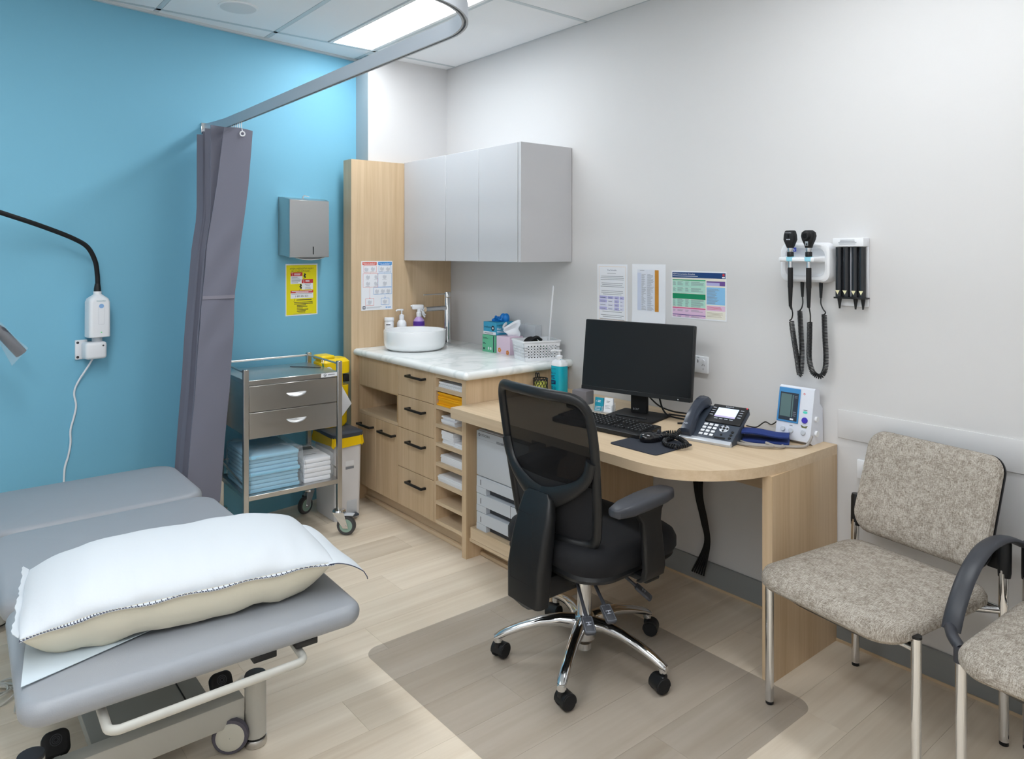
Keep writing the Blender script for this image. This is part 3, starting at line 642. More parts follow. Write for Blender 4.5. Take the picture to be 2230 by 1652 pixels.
gp = [bw(1.517, off, 1.286), bw(1.516, off, 1.33), bw(1.518, off, 1.37), bw(1.53, off+.01, 1.43), bw(1.565, off+.02, 1.495), bw(1.63, off+.035, 1.535), bw(1.74, off+.06, 1.578), bw(1.86, off+.09, 1.618), bw(1.99, off+.12, 1.655), bw(2.1, off+.14, 1.66), bw(2.2, off+.16, 1.6), bw(2.22, off+.17, 1.48), bw(2.15, off+.17, 1.36), bw(2.05, off+.165, 1.26), bw(1.99, off+.16, 1.2), bw(1.965, off+.16, 1.178)]
MB().tube(spline(gp, 8), .0105, 12).build('gooseneck', BLACKM, t)
MB().tube([gp[0], bw(1.517, off, 1.302), bw(1.5165, off, 1.325)], [.0155, .015, .0115], 16).build('neck_sleeve', BLACK, t)
ha, hb_ = bw(1.955, off+.16, 1.172), bw(1.86, off+.16, 1.046); dv = (hb_-ha).normalized()
MB().tube([ha, ha+dv*.012, ha+dv*.03, ha+dv*.155], [.011, .016, .022, .023], 20).build('lamp_head', mat('lamp_head_dark', (66, 64, 70), rough=.4), t)
MB().tube([ha-dv*.006, ha+dv*.008], .0135, 16).build('light_ring', mat('cyan_band', (40, 180, 236), rough=.4), t)
sv = MB(); sd = dv.cross(BN).normalized()
def sleeve(u, v):
    a = 2*PI*u; r = .02+.014*v+.004*math.sin(3*a+4*v); sag = Vector((0, 0, -.035))*v*v*(.5-.5*math.cos(a+.6))
    return ha+dv*(.0+.15*v)+(BN*math.cos(a)+sd*math.sin(a))*r+sag+Vector((0, 0, .004*math.sin(7*a)*v))
sv.grid(sleeve, 24, 8); sv.build('plastic_sleeve', CLEARP, t)
cab = [bw(1.533, .045, .977), bw(1.55, .035, .94), bw(1.585, .012, .87), bw(1.6, .006, .82), bw(1.592, .006, .76), bw(1.6, .006, .71), bw(1.615, .006, .65), bw(1.615, .006, .59), bw(1.625, .006, .53), bw(1.64, .006, .47), bw(1.64, .006, .36), bw(1.62, .006, .2), bw(1.66, .012, .06)]
MB().tube(spline(cab, 6), .0045, 8).build('power_cable', WHITE, t)
# ================================================================ trolley, bin and sharps container
TX, TY, TR = .467, -1.243, math.radians(-2)        # middle of the front edge, yaw
TP = rotz(TR, (TX, TY, 0))                          # local: x towards the viewer (front at 0), y along the front
t = thing('dressing_trolley', 'stainless steel two-drawer dressing trolley on castors beside the curtain', 'trolley', (TX, TY, 0), TR)
def lb_(): b = MB(); b.M = TP; return b
D_, HW = -.415, .24
for sx in (0, D_):
    for sy in (-HW, HW):
        b = lb_(); b.box(sx-.0125, sx+.0125, sy-.0125, sy+.0125, .13, .905, bev=.002, seg=1); b.build('post', STEEL, t)
b = lb_(); b.box(D_+.0, 0.004, -HW, HW, .826, .85, bev=.002, seg=1); b.build('top_tray', STEEL, t)
b = lb_()
for sy in (-HW, HW): b.cyl((D_, sy, .89), (0, sy, .89), .005, n=10)
b.cyl((D_, -HW, .89), (D_, HW, .89), .006, n=10); b.build('guard_rail', STEEL, t)
b = lb_(); b.box(D_+.01, -.012, -HW+.02, HW-.015, .565, .826); b.build('drawer_cabinet', STEEL, t)
for z0, z1, hz in ((.696, .822, .762), (.566, .692, .632)):
    b = lb_(); b.box(-.012, .006, -HW+.015, HW-.014, z0, z1, bev=.0015, seg=1); dr = b.build('drawer', STEEL, t)
    b = lb_(); b.grid(lambda u, v: (.006+.024*math.sin(PI*v*.55)*(max(0, math.sin(PI*u)))**.6, .01+.105*(u-.5), hz+.008-.02*v*(max(0, math.sin(PI*u)))**.5), 18, 6, .0016); b.build('handle', mat('handle_satin', (190, 190, 190), rough=.3, metal=1), dr)
p = lb_(); p.M = TP @ frame((.0045, .12, .828), (0, 1, 0), (0, 0, 1), (1, 0, 0)); p.rect(.02, .0, .087, .021, 0, z=.0003); p.disc(.042, .0105, .008, 1, z=.0006); p.disc(.042, .0105, .006, 0, z=.0008); p.disc(.042, .0105, .003, 1, z=.001); p.lines(.056, .009, .04, 1, .006, .004, 2, z=.0006, ragged=.05)
p.build('label_sticker', [PAPER, INK, GRT], t)
b = lb_(); b.box(D_+.0, .01, -HW, HW, .268, .292, bev=.002, seg=1); b.box(D_+.0, D_+.004, -HW, HW, .292, .3); b.build('shelf', STEEL, t)
b = lb_()
for sy in (-HW, HW): b.cyl((D_, sy, .375), (0, sy, .335), .0045, n=8)
b.cyl((D_, -HW, .375), (D_, HW, .375), .0045, n=8); b.build('shelf_rail', STEEL, t)
TYRE = mat('grey_tyre', (70, 70, 72), rough=.5); HUBG = mat('castor_hub_green', (150, 178, 164), rough=.4)
for k, (sx, sy, dx, dy, brk) in enumerate(((0, HW, .03, .028, 1), (0, -HW, .03, -.028, 1), (D_, HW, .02, -.028, 0), (D_, -HW, -.01, -.03, 0))):
    b = lb_(); c = Vector((sx+dx, sy+dy, .05))
    b.lathe([(.03, .118), (.034, .122), (.03, .13), (.012, .136), (.012, .14)], 20, (sx, sy, 0))
    ax = Vector((.75, -.66, 0)) if brk else Vector((.9, .4, 0)); fw = Vector((-ax.y, ax.x, 0))
    for s_ in (-1, 1):
        o_ = ax*(.017*s_); A = [Vector((sx, sy, .118))+o_-fw*.03, Vector((sx, sy, .118))+o_+fw*.03, c+o_+fw*.014-Vector((0, 0, .012)), c+o_-fw*.014-Vector((0, 0, .012))]
        b.add(A+[q+ax*.002*s_ for q in A], [(0, 1, 2, 3), (7, 6, 5, 4), (0, 4, 5, 1), (1, 5, 6, 2), (2, 6, 7, 3), (3, 7, 4, 0)], 0, False)
    cs_ = b.build('castor', CHROME, t)
    b = lb_(); W = frame(c, fw, (0, 0, 1), ax)
    b.lathe([(.034, -.012), (.046, -.0125), (.05, -.006), (.05, .006), (.046, .0125), (.034, .012)], 28, M=W, mi=0); b.lathe([(.001, -.013), (.034, -.0125), (.034, .0125), (.001, .013)], 24, M=W, mi=1); b.cyl(c-ax*.022, c+ax*.022, .005, n=10, mi=2)
    b.build('wheel', [TYRE, HUBG, CHROME], cs_)
    if brk:
        b = lb_(); q = Vector((sx, sy, .105))+fw*.05; b.M = TP @ frame(q, fw, ax, (0, 0, 1)); b.box(-.035, .03, -.018, .018, -.004, .004, bev=.003); b.build('brake_pedal', GREYL, cs_)

def tp(x, y, z): return tuple(TP @ Vector((x, y, z)))
def bag(x0, x1, y0, y1, z0, z1, am):           # loose shiny wrap round a stack
    b = lb_(); cx_, cy_, hx, hy = (x0+x1)/2, (y0+y1)/2, (x1-x0)/2, (y1-y0)/2; R = []
    for i, (k, z) in enumerate(((.97, z0+.0), (1.02, z0+.02), (1.02, (z0+z1)/2), (1.03, z1-.02), (1.0, z1), (.9, z1+.006), (.5, z1+.008))):
        R.append([(cx_+a*k*(1+am*random.uniform(-1, 1)), cy_+c*k*(1+am*random.uniform(-1, 1)), z+(random.uniform(-am, am)*.12 if i else 0)) for a, c in rrect(hx, hy, .02, 6)])
    return b.loft(R)
PADB = mat('pale_blue_pad', (150, 205, 232), rough=.85, var=.05, vscale=20); 
t = thing('blue_pad_pack', 'clear plastic pack of folded pale blue pads on the trolley bottom shelf', 'pack', tp(-.19, -.12, .292), TR)
for k in range(9):
    b = lb_(); j = random.uniform(-.01, .01); b.box(-.36+j, -.02+j, -.222, .035+random.uniform(-.006, .004), .2925+k*.0205, .2925+k*.0205+.0198, bev=.006, seg=2); b.build('folded_pad', PADB, t)
bag(-.365, -.014, -.225, .05, .2925, .485, .045).build('plastic_wrap', CLEARP, t)
t = thing('white_pad_pack', 'clear plastic pack of folded white pads beside the blue pads on the trolley', 'pack', tp(-.16, .125, .292), TR)
for k in range(5):
    b = lb_(); j = random.uniform(-.005, .005); b.box(-.3+j, -.02+j, .06, .205+random.uniform(-.006, .004), .2925+k*.024, .2925+k*.024+.0232, bev=.006, seg=2); b.build('folded_pad', PAPER, t)
b = lb_(); b.M = TP @ frame((-.3, .06, .4128), (1, 0, 0), (0, 1, 0), (0, 0, 1)); b.rect(.19, .03, .006, .07, 0); b.add([(.03, .07, 0), (.09, .045, 0), (.1, .12, 0), (.04, .13, 0)], [(0, 1, 2, 3)]); b.build('pack_print', CHARC, t)
bag(-.305, -.012, .053, .217, .2925, .419, .05).build('plastic_wrap', CLEARP, t)
# hanging tag and a thin probe on the top tray
b = lb_(); b.tube([(-.2+.012*math.cos(a), HW-.006, .878+.013*math.sin(a)) for a in [2*PI*k/14 for k in range(14)]], .0012, 6, closed=True)
b.loft([[(-.2, HW-.008, .868), (-.2, HW-.003, .868)], [(-.188, HW-.012, .842), (-.188, HW, .842)], [(-.2, HW-.006-.004, .815), (-.2, HW-.004, .815)]], closed=False, cap=False, mi=1)
b.add([(-.2, HW-.006, .868), (-.182, HW-.014, .848), (-.2, HW-.018, .812), (-.218, HW-.002, .848), (-.2, HW+.004, .84)], [(0, 1, 4), (1, 2, 4), (2, 3, 4), (3, 0, 4), (0, 3, 1), (1, 3, 2)], 1, False)
GEM = mat('green_acrylic', (20, 130, 90), rough=.15, coat=.4)
solo('key_tag', b, [CHROME, GEM], 'green faceted key tag hanging from the trolley guard rail', 'tag', base=tp(-.2, HW, .85))
solo('metal_probe', lb_().cyl((-.3, .09, .8525), (-.17, .21, .8525), .002, n=8), CHARC, 'thin dark probe lying on the trolley top tray', 'probe', base=tp(-.23, .15, .85))

BWH = mat('bin_white', (226, 226, 230), rough=.35)
t = thing('pedal_bin', 'white pedal bin with yellow liner and dark lid beside the trolley', 'bin', (.19, -.87, 0))
x0, x1, y0, y1 = .055, .325, -.955, -.79
def rr(x0, x1, y0, y1, r, z, n=4): return [(a, c, z) for a, c in rrect((x1-x0)/2, (y1-y0)/2, r, n, (x0+x1)/2, (y0+y1)/2)]
b = MB().loft([rr(x0+.012, x1-.012, y0+.008, y1-.008, .02, 0), rr(x0+.01, x1-.01, y0+.006, y1-.006, .02, .01), rr(x0, x1, y0, y1, .022, .43)])
b.build('bin_body', BWH, t)
MB().box(x1-.012, x1-.0045, -.88, -.82, .0, .105, bev=.004).build('pedal_recess', GREYL, t)
MB().box(x1-.01, x1+.03, -.877, -.823, .022, .036, bev=.006).build('pedal', DKBLUE, t)
p = MB(); p.M = frame((x1-.0035, -.895, .28), (0, 1, 0), (0, 0, 1), (1, 0, 0)); p.rect(.005, .02, .05, .06, 0, z=.001); p.rect(.005, 0, .05, .014, 1, z=.001); p.build('label_print', [PAPER, GRT], t)
b = MB()
def skirt(u, v):
    P_ = rrect((x1-x0)/2+.008+.006*v, (y1-y0)/2+.008+.006*v, .03, 8, (x0+x1)/2, (y0+y1)/2); i = int(round(u*len(P_))) % len(P_); a, c = P_[i]
    return (a+.003*math.sin(i*1.9), c+.003*math.cos(i*2.3), .462-.05*v-.008*math.sin(i*1.3)*v)
b.grid(skirt, 36, 4, .002); b.build('yellow_liner', mat('yellow_liner_film', (246, 204, 10), rough=.3), t)
MB().loft([rr(x0-.006, x1+.006, y0-.006, y1+.006, .03, .452), rr(x0-.01, x1+.01, y0-.01, y1+.01, .03, .46), rr(x0-.01, x1+.01, y0-.01, y1+.01, .03, .478), rr(x0+.005, x1-.005, y0+.005, y1-.005, .03, .487)]).build('lid', DKBLUE, t)
t = thing('sharps_container', 'tall yellow sharps container standing on the pedal bin lid', 'container', (.09, -.88, .487))
S0 = .4875; x0, x1, y0, y1 = .068, .192, -.962, -.806
b = MB().loft([rr(x0+.01, x1-.01, y0+.01, y1-.01, .03, S0), rr(x0, x1, y0, y1, .03, S0+.02), rr(x0, x1, y0, y1, .03, S0+.14), rr(x0-.004, x1+.004, y0-.006, y1+.006, .03, S0+.15), rr(x0-.004, x1+.004, y0-.006, y1+.008, .03, S0+.23)])
b.loft([rr(x0-.004, x1+.004, y0-.006, y1-.026, .03, S0+.23), rr(x0-.004, x1+.004, y0-.006, y1-.026, .03, S0+.3)])
b.loft([rr(x0-.004, x1+.004, y0-.006, y1+.012, .03, S0+.3), rr(x0-.004, x1+.004, y0-.01, y1+.014, .03, S0+.32), rr(x0-.004, x1+.004, y0-.01, y1+.014, .03, S0+.365), rr(x0+.012, x1-.012, y0+.01, y1-.006, .03, S0+.385)])
b.build('container_body', YELLOW, t)
MB().box(x0-.0, x1-.01, y0-.008, y0+.08, S0+.378, S0+.405, bev=.012, seg=3).build('flip_lid', YELLOW, t)
MB().box(x1-.035, x1+.0, y1-.03, y1+.004, S0+.25, S0+.29, bev=.003).build('latch', BLACK, t)
p = MB(); p.M = frame((x1+.0045, y0, S0), (0, 1, 0), (0, 0, 1), (1, 0, 0)); p.disc(.03, .315, .026, 0, z=.002, ry=.03); p.build('round_label', PAPER, t)
p = MB(); p.add([(x1+.012, -.87, S0+.26), (x1+.014, -.795, S0+.125), (x1+.012, -.88, S0+.03), (x1+.006, -.9, S0+.1)], [(0, 1, 2, 3), (3, 2, 1, 0)], 0, False); p.build('paper_tag', PAPER, t)

# ================================================================ printer bay and printer
t = thing('printer_cabinet', 'low oak printer bay with pull-out tray below the desk', 'cabinet', (1.45, -.33, 0))
MB().box(1.705, 1.74, -.655, -.003, 0, .692).build('side_panel', WV, t)
MB().box(1.156, 1.705, -.655, -.03, .085, .101).build('base_shelf', WX, t)
b = MB().box(1.17, 1.69, -.66, -.642, .104, .158, bev=.001, seg=1).box(1.17, 1.69, -.642, -.06, .14, .158); b.build('pull_out_tray', WX, t)
MB().box(1.156, 1.705, -.57, -.55, 0, .085).build('kickboard', WX, t)
MB().box(1.156, 1.705, -.02, -.004, .101, .692).build('back_panel', WIN, t)
t = thing('laser_printer', 'light grey laser printer with two paper trays in the bay under the desk', 'printer', (1.4, -.42, .158))
PX0, PX1, PYF = 1.203, 1.585, -.648
MB().box(PX0, PX1, PYF+.01, -.23, .415, .632, bev=.005).build('printer_body', GREYL, t)
MB().box(PX0+.025, PX1-.025, PYF+.03, -.26, .628, .6345, bev=.002, seg=1).build('output_recess', BLACK, t)
MB().box(PX0, PX1, PYF, PYF+.02, .417, .628, bev=.003).build('front_cover', GREYL, t)
for z0, z1, nm in ((.333, .413, 0), (.246, .331, 0), (.159, .244, 0)):
    b = MB()
    b.box(PX0, PX1, PYF+.03, -.24, z0, z1); x2, x3, zt = PX0+.075, PX1-.075, z0+.03
    b.box(PX0, PX1, PYF, PYF+.032, zt, z1, bev=.0015, seg=1).box(PX0, x2, PYF, PYF+.032, z0, zt).box(x3, PX1, PYF, PYF+.032, z0, zt)
    tr_ = b.build('paper_tray', GREYL, t)
    MB().box(x2, x3, PYF+.024, PYF+.0295, z0+.001, zt).build('finger_recess', CHARC, tr_)
    MB().box(PX0+.032, PX0+.036, PYF-.0006, PYF, z0+.04, z0+.065).build('level_window', CHARC, tr_)
p = MB(); p.M = frame((PX0, PYF, 0), (1, 0, 0), (0, 0, 1), (0, -1, 0)); p.text('KYOCERA', .032, .605, .016, 0, z=.0006); p.disc(.022, .6105, .007, 0, z=.0006); p.disc(.022, .6105, .004, 1, z=.0008); p.rect(.155, .592, .055, .01, 2, z=.0006); p.text('ECOSYS', .16, .594, .008, 1, z=.0008); p.rect(0.0, .5905, .38, .0007, 2, z=.0004)
p.build('lettering', [CHARC, GREYL, GRT], t)

# ================================================================ desk
t = thing('desk', 'oak laminate desk with rounded end and floor-standing end panel along the beige wall', 'desk', (1.9, -.38, 0))
ZD = .742
poly = [(1.156, -.003), (1.156, -.765), (2.2, -.768)]
cur = spline([(2.2, -.768, 0), (2.33, -.768, 0), (2.43, -.745, 0), (2.52, -.672, 0), (2.585, -.57, 0), (2.622, -.45, 0), (2.634, -.3, 0), (2.634, -.1, 0)], 6)
poly += [(q.x, q.y) for q in cur[1:]]+[(2.634, -.003)]
b = MB().prism(poly, ZD-.036, ZD); b.box(1.156, 1.74, -.764, -.65, ZD-.05, ZD-.036); b.build('desk_top', WX, t)
MB().box(2.596, 2.634, -.452, -.003, 0, ZD-.036).build('end_panel', WV, t)
MB().box(1.742, 2.596, -.02, -.003, .5, ZD-.036).build('modesty_rail', WX, t)
MB().box(2.5, 2.58, -.2, -.1, ZD-.055, ZD-.0365, bev=.004).build('cable_box', BLACK, t)
b = MB()
for k in range(6):
    a = .012*k; b.tube(spline([(1.985+a, -.035, .7), (2.0+a*1.3, -.05-.004*k, .58), (2.02+a*.6, -.055, .42), (2.045+a*.5, -.045, .3), (2.06+.4*a, -.04, .2), (2.0+a, -.05, .06)]), .0045, 6)
solo('cable_bundle', b, BLACK, 'bundle of black computer cables hanging under the desk', 'cables', base=(2.0, -.05, .4))

# ================================================================ on the desk
ML = rotz(math.radians(12.956), (1.829, -.233, 0))
t = thing('computer_monitor', 'large black computer monitor on its stand in the middle of the desk', 'monitor', (1.829, -.233, ZD), math.radians(12.956))
TI = ML @ Matrix.Translation((0, 0, .999)) @ Matrix.Rotation(math.radians(-7.288), 4, 'X') @ Matrix.Rotation(PI/2, 4, 'X')     # local x right, y up, z to viewer
b = MB(); b.M = TI; b.box(-.272, .272, -.162, .162, -.03, -.002, bev=.006); b.box(-.2, .2, -.11, .09, -.05, -.025, bev=.012); b.build('housing', BLACK, t)
b = MB(); b.M = TI; b.box(-.268, .268, -.144, .158, -.004, -.0008); b.build('screen', mat('dark_screen', (24, 26, 28), rough=.28, spec=.4), t)
b = MB(); b.M = TI; b.box(-.27, .27, -.162, -.144, -.004, .0004, bev=.001, seg=1); b.build('lower_bezel', BLACK, t)
b = MB(); b.M = TI; b.box(.213, .217, -.1565, -.153, .0004, .0012); b.build('power_light', WHITE, t)
b = MB(); b.M = ML; b.box(-.04, .04, .03, .055, ZD+.008, .95, bev=.006); b.box(-.035, .035, .0, .05, .93, 1.0, bev=.01); b.build('stand_neck', BLACKM, t)
b = MB(); b.M = ML @ Matrix.Translation((.015, 0, ZD)); b.slab(.118, .095, .012, 0, .009, .002, 2); b.build('stand_base', BLACKM, t)
p = MB(); p.M = ML @ frame((-.035, .0295, .76), (1, 0, 0), (0, 0, 1), (0, -1, 0)); p.text('acer', .008, .004, .018, 0, z=.0004); p.build('lettering', mat('print_silver', (150, 152, 156), rough=.5), t)
b = MB(); b.M = ML; b.tube([(-.06, -.066, ZD+.0122), (.09, -.066, ZD+.0122)], [.004, .0035], 8); solo('black_pen', b, BLACK, 'black pen lying on the monitor stand base', 'pen', base=(1.82, -.3, ZD+.009))
b = MB(); b.slab(.04, .02, .008, 0, .004, .001, 2, M=rotz(.1, (1.735, -.378, ZD+.0005))); solo('yellow_sticky_pad', b, mat('pale_yellow', (240, 240, 130), rough=.7), 'yellow sticky note pad behind the keyboard', 'notepad', base=(1.735, -.378, ZD))
for pts, r, lab in (([(1.80, -.13, .93), (1.79, -.14, .86), (1.83, -.09, .78), (1.88, -.05, .75), (1.95, -.03, .747), (2.0, -.02, .747)], .0035, 'black cable running from the left of the monitor neck to the wall'),
                    ([(1.895, -.16, .92), (1.9, -.15, .82), (1.935, -.15, .76), (2.0, -.13, .7465), (2.08, -.1, .7465), (2.15, -.13, .7465), (2.16, -.2, .7465)], .004, 'black monitor cable lying across the desk towards the phone'),
                    ([(1.91, -.1, .7465), (2.0, -.075, .7465), (2.09, -.085, .7465), (2.14, -.11, .748), (2.16, -.15, .7465)], .0035, 'black cable looped behind the monitor base'),
                    ([(2.045, -.21, .7465), (2.08, -.17, .747), (2.13, -.13, .751), (2.19, -.1, .748), (2.25, -.07, .7465)], .004, 'short black cable end lying left of the phone')):
    solo('desk_cable', MB().tube(spline(pts, 6), r, 6), BLACK, lab, 'cable', base=pts[-1])
# keyboard
KR = math.radians(6); KM = rotz(KR, (1.885, -.485, ZD))
t = thing('keyboard', 'black full-size keyboard in front of the monitor', 'keyboard', (1.885, -.485, ZD), KR)
b = MB(); b.M = KM; b.loft([[(x, y, z) for x, y in rrect(.225, .082, .008, 4)] for z in (.003,)]+[[(x, y, .018+.008*(y+.08)/.16) for x, y in rrect(.225, .082, .008, 4)], [(x, y, .0205+.008*(y+.08)/.16) for x, y in rrect(.221, .078, .006, 4)]])
for sx in (-.18, .18):
    for sy in (-.06, .06): b.box(sx-.01, sx+.01, sy-.006, sy+.006, 0, .004)
b.build('keyboard_case', BLACK, t)
b = MB(); b.M = KM; pr2 = MB(); pr2.M = KM
def key(x, y, wd):
    z = .0205+.008*(y+.08)/.16; h = .007; a, c = wd/2-.001, .0082
    b.loft([[(x-a, y-c, z), (x+a, y-c, z), (x+a, y+c, z), (x-a, y+c, z)], [(x-a+.0018, y-c+.0018, z+h), (x+a-.0018, y-c+.0018, z+h), (x+a-.0018, y+c-.0014, z+h), (x-a+.0018, y+c-.0014, z+h)]], smooth=False)
    pr2.rect(x-a+.004, y+.001, .0035, .0032, 0, z=z+h+.0003)
for r in range(6):
    y = .06-.0195*r-(.004 if r else 0)
    for cidx in range(15):
        if r == 5 and 3 < cidx < 10: continue
        key(-.21+.0187*cidx, y, .0185)
    if r == 5: key(-.21+.0187*6.5, y, .11)
    for cidx in range(3):
        if r not in (3,) and not (r == 4 and cidx != 1): key(.082+.0187*cidx, y, .0185)
    if r:
        for cidx in range(4): key(.149+.0187*cidx, y, .0185)
b.build('keys', BLACKM, t, kind='stuff'); pr2.build('key_legends', mat('legend_white', (200, 204, 210), rough=.5), t, kind='stuff')
b = MB().slab(.112, .112, .014, 0, .004, .001, 1, M=rotz(.02, (2.188, -.552, ZD))); 
solo('mouse_mat', b, mat('mouse_mat_cloth', (44, 48, 58), rough=.85), 'square dark mouse mat near the desk front edge', 'mat', base=(2.188, -.552, ZD))
MM = rotz(math.radians(-14), (2.165, -.515, ZD+.0045))
t = thing('computer_mouse', 'glossy black computer mouse on the mouse mat', 'mouse', (2.165, -.515, ZD+.0045), math.radians(-14))
b = MB(); b.M = MM; R = []
for k, (f, z) in enumerate(((.96, 0), (1, .006), (1, .016), (.9, .026), (.68, .033), (.35, .037), (.05, .038))):
    R.append([(.031*f*math.cos(a)*(1-.12*math.sin(a)), .056*f*math.sin(a)-.004*k*.4, z*(1-.22*max(0, math.sin(a)))) for a in [2*PI*i/24 for i in range(24)]])
b.loft(R).build('mouse_shell', mat('gloss_black', (22, 22, 26), rough=.15, coat=.5), t)
b = MB(); b.M = MM; b.cyl((-.004, .03, .031), (.004, .03, .031), .008, n=14); b.build('scroll_wheel', CHARC, t)
# pen cup, sanitiser, speaker box, card holder
t = thing('mesh_pen_cup', 'dark lattice pen cup lined with yellow on the desk by the bench end', 'cup', (1.212, -.25, ZD))
cx_, cy_ = 1.214, -.252; b = MB()
for k in range(14):
    for sg in (1, -1):
        b.tube([(cx_+.036*math.cos(a), cy_+.036*math.sin(a), ZD+.004+.082*i/8) for i in range(9) for a in [2*PI*k/14+sg*i*.14]], .0016, 5)
b.tube([(cx_+.036*math.cos(a), cy_+.036*math.sin(a), ZD+.088) for a in [2*PI*k/28 for k in range(28)]], .003, 6, closed=True); b.tube([(cx_+.036*math.cos(a), cy_+.036*math.sin(a), ZD+.003) for a in [2*PI*k/28 for k in range(28)]], .003, 6, closed=True)
b.build('lattice', BLACK, t)
MB().lathe([(.001, .0), (.032, .0), (.032, .07), (.031, .07), (.03, .003), (.001, .003)], 24, (cx_, cy_, ZD)).build('yellow_lining', mat('lining_yellow', (214, 220, 110), rough=.6), t)
t = thing('scissors', 'black-handled scissors standing in the mesh pen cup', 'scissors', (cx_, cy_, ZD+.005))
b = MB()
for s_ in (-1, 1): b.tube([(cx_-.012+s_*.006+.006*math.cos(a), cy_-.01+.002*s_, ZD+.103+.014*math.sin(a)) for a in [2*PI*k/16 for k in range(16)]], .0028, 6, closed=True)
b.build('handle', BLACK, t); MB().box(cx_-.016, cx_-.008, cy_-.011, cy_-.009, ZD+.006, ZD+.092).build('blade', STEEL, t)
SX, SY = 1.262, -.165
t = thing('hand_sanitiser_bottle', 'turquoise bottle of hand sanitiser with pump on the desk by the bench end', 'bottle', (SX, SY, ZD))
CY = mat('turquoise_liquid', (22, 176, 200), rough=.2); 
MB().loft([[(x, y, ZD+z) for x, y in rrect(.042*k, .03*k, .02*k, 6, SX, SY)] for k, z in ((.95, 0), (1, .005), (1, .15), (.97, .163), (.8, .174), (.4, .182), (.36, .186))]).build('bottle_body', CY, t)
MB().loft([[(x, y, ZD+z) for x, y in rrect(.0422*k, .0302*k, .02*k, 6, SX, SY)] for k, z in ((1.002, .152), (.975, .163), (.805, .1745), (.41, .183))]).lathe([(.0165, .183), (.0165, .2), (.012, .203), (.006, .205), (.005, .222), (.012, .224), (.012, .231), (.001, .232)], 18, (SX, SY, ZD)).tube([(SX, SY, ZD+.2275), (SX-.03, SY-.015, ZD+.2275), (SX-.04, SY-.02, ZD+.223)], .005, 8).build('pump', WHITE, t)
p = MB(); p.M = frame((SX-.03, SY-.0303, ZD), (1, 0, 0), (0, 0, 1), (0, -1, 0)); NAV = mat('navy_print', (16, 44, 96), rough=.6)
p.text('microshield', 0, .135, .0075, 0); p.text('Bactol', 0, .11, .014, 0, z=.0002); p.lines(0, .1, .03, 3, .007, .003, 0); p.rect(.0, .058, .034, .02, 0); p.lines(.003, .07, .026, 2, .006, .0022, 1, z=.0003); p.disc(.008, .04, .007, 0); p.disc(.008, .04, .0045, 1, z=.0002); p.lines(.02, .044, .02, 3, .006, .002, 0); p.lines(0, .024, .03, 2, .006, .002, 0)
p.build('label_print', [NAV, CY], t)
QM = rotz(math.radians(8), (1.66, -.325, ZD))
t = thing('desk_speaker_box', 'small grey box on clear stand behind the keyboard', 'box', (1.60, -.33, ZD), math.radians(8))
QM = rotz(math.radians(8), (1.61, -.335, ZD))
b = MB(); b.M = QM; b.box(-.048, .036, -.03, .03, .034, .098, bev=.006); b.build('box_body', mat('taupe_plastic', (112, 108, 112), rough=.45), t)
b = MB(); b.M = QM; b.box(-.045, .033, -.028, .028, 0, .003); b.box(-.045, -.042, -.028, .028, 0, .034); b.box(.03, .033, -.028, .028, 0, .034); b.box(-.02, -.017, -.028, .028, 0, .034); b.box(.01, .013, -.028, .028, 0, .034); b.build('clear_stand', CLEARB, t)
b = MB(); b.box(1.5, 1.548, -.35, -.305, ZD, ZD+.05, bev=.012, seg=3); b.cyl((1.545, -.34, ZD+.03), (1.553, -.345, ZD+.03), .012); solo('webcam', b, BLACK, 'small black device left of the grey box, half behind the chair back', 'device', base=(1.524, -.33, ZD))
t = thing('card_holder', 'clear holder with teal and white business cards right of the grey box', 'card holder', (1.69, -.288, ZD))
CM = rotz(math.radians(14), (1.69, -.288, ZD)); TEAL = mat('teal_card', (14, 150, 178), rough=.6)
b = MB(); b.M = CM; b.box(-.048, .05, -.02, .02, 0, .002); b.box(-.048, .05, .016, .018, 0, .05); b.box(-.048, .05, -.02, -.018, 0, .012); b.box(-.0005, .0015, -.02, .018, 0, .03); b.box(.049, .051, -.02, .018, 0, .04); b.build('holder', CLEARB, t)
b = MB(); b.M = CM @ Matrix.Translation((-.024, 0, .003)) @ Matrix.Rotation(-.14, 4, 'X'); b.box(-.022, .022, -.006, .006, 0, .062, bev=.0005, seg=1); c1 = b.build('business_card', TEAL, t)
p = MB(); p.M = b.M @ frame((-.022, -.0062, 0), (1, 0, 0), (0, 0, 1), (0, -1, 0)); p.text('y', .004, .042, .014, 0, z=.0002); p.lines(.014, .048, .024, 2, .006, .003, 0, z=.0002); p.lines(.004, .02, .03, 3, .006, .002, 0, z=.0002); p.build('print', PAPER, c1)
b = MB(); b.M = CM @ Matrix.Translation((.024, 0, .003)) @ Matrix.Rotation(-.14, 4, 'X'); b.box(-.022, .022, -.006, .006, 0, .066, bev=.0005, seg=1); c1 = b.build('business_card', PAPER, t)
p = MB(); p.M = b.M @ frame((-.022, -.0062, 0), (1, 0, 0), (0, 0, 1), (0, -1, 0)); p.lines(.012, .05, .02, 2, .006, .002, 0, z=.0002); p.lines(.006, .03, .028, 3, .006, .0015, 0, z=.0002); p.build('print', GRT, c1)
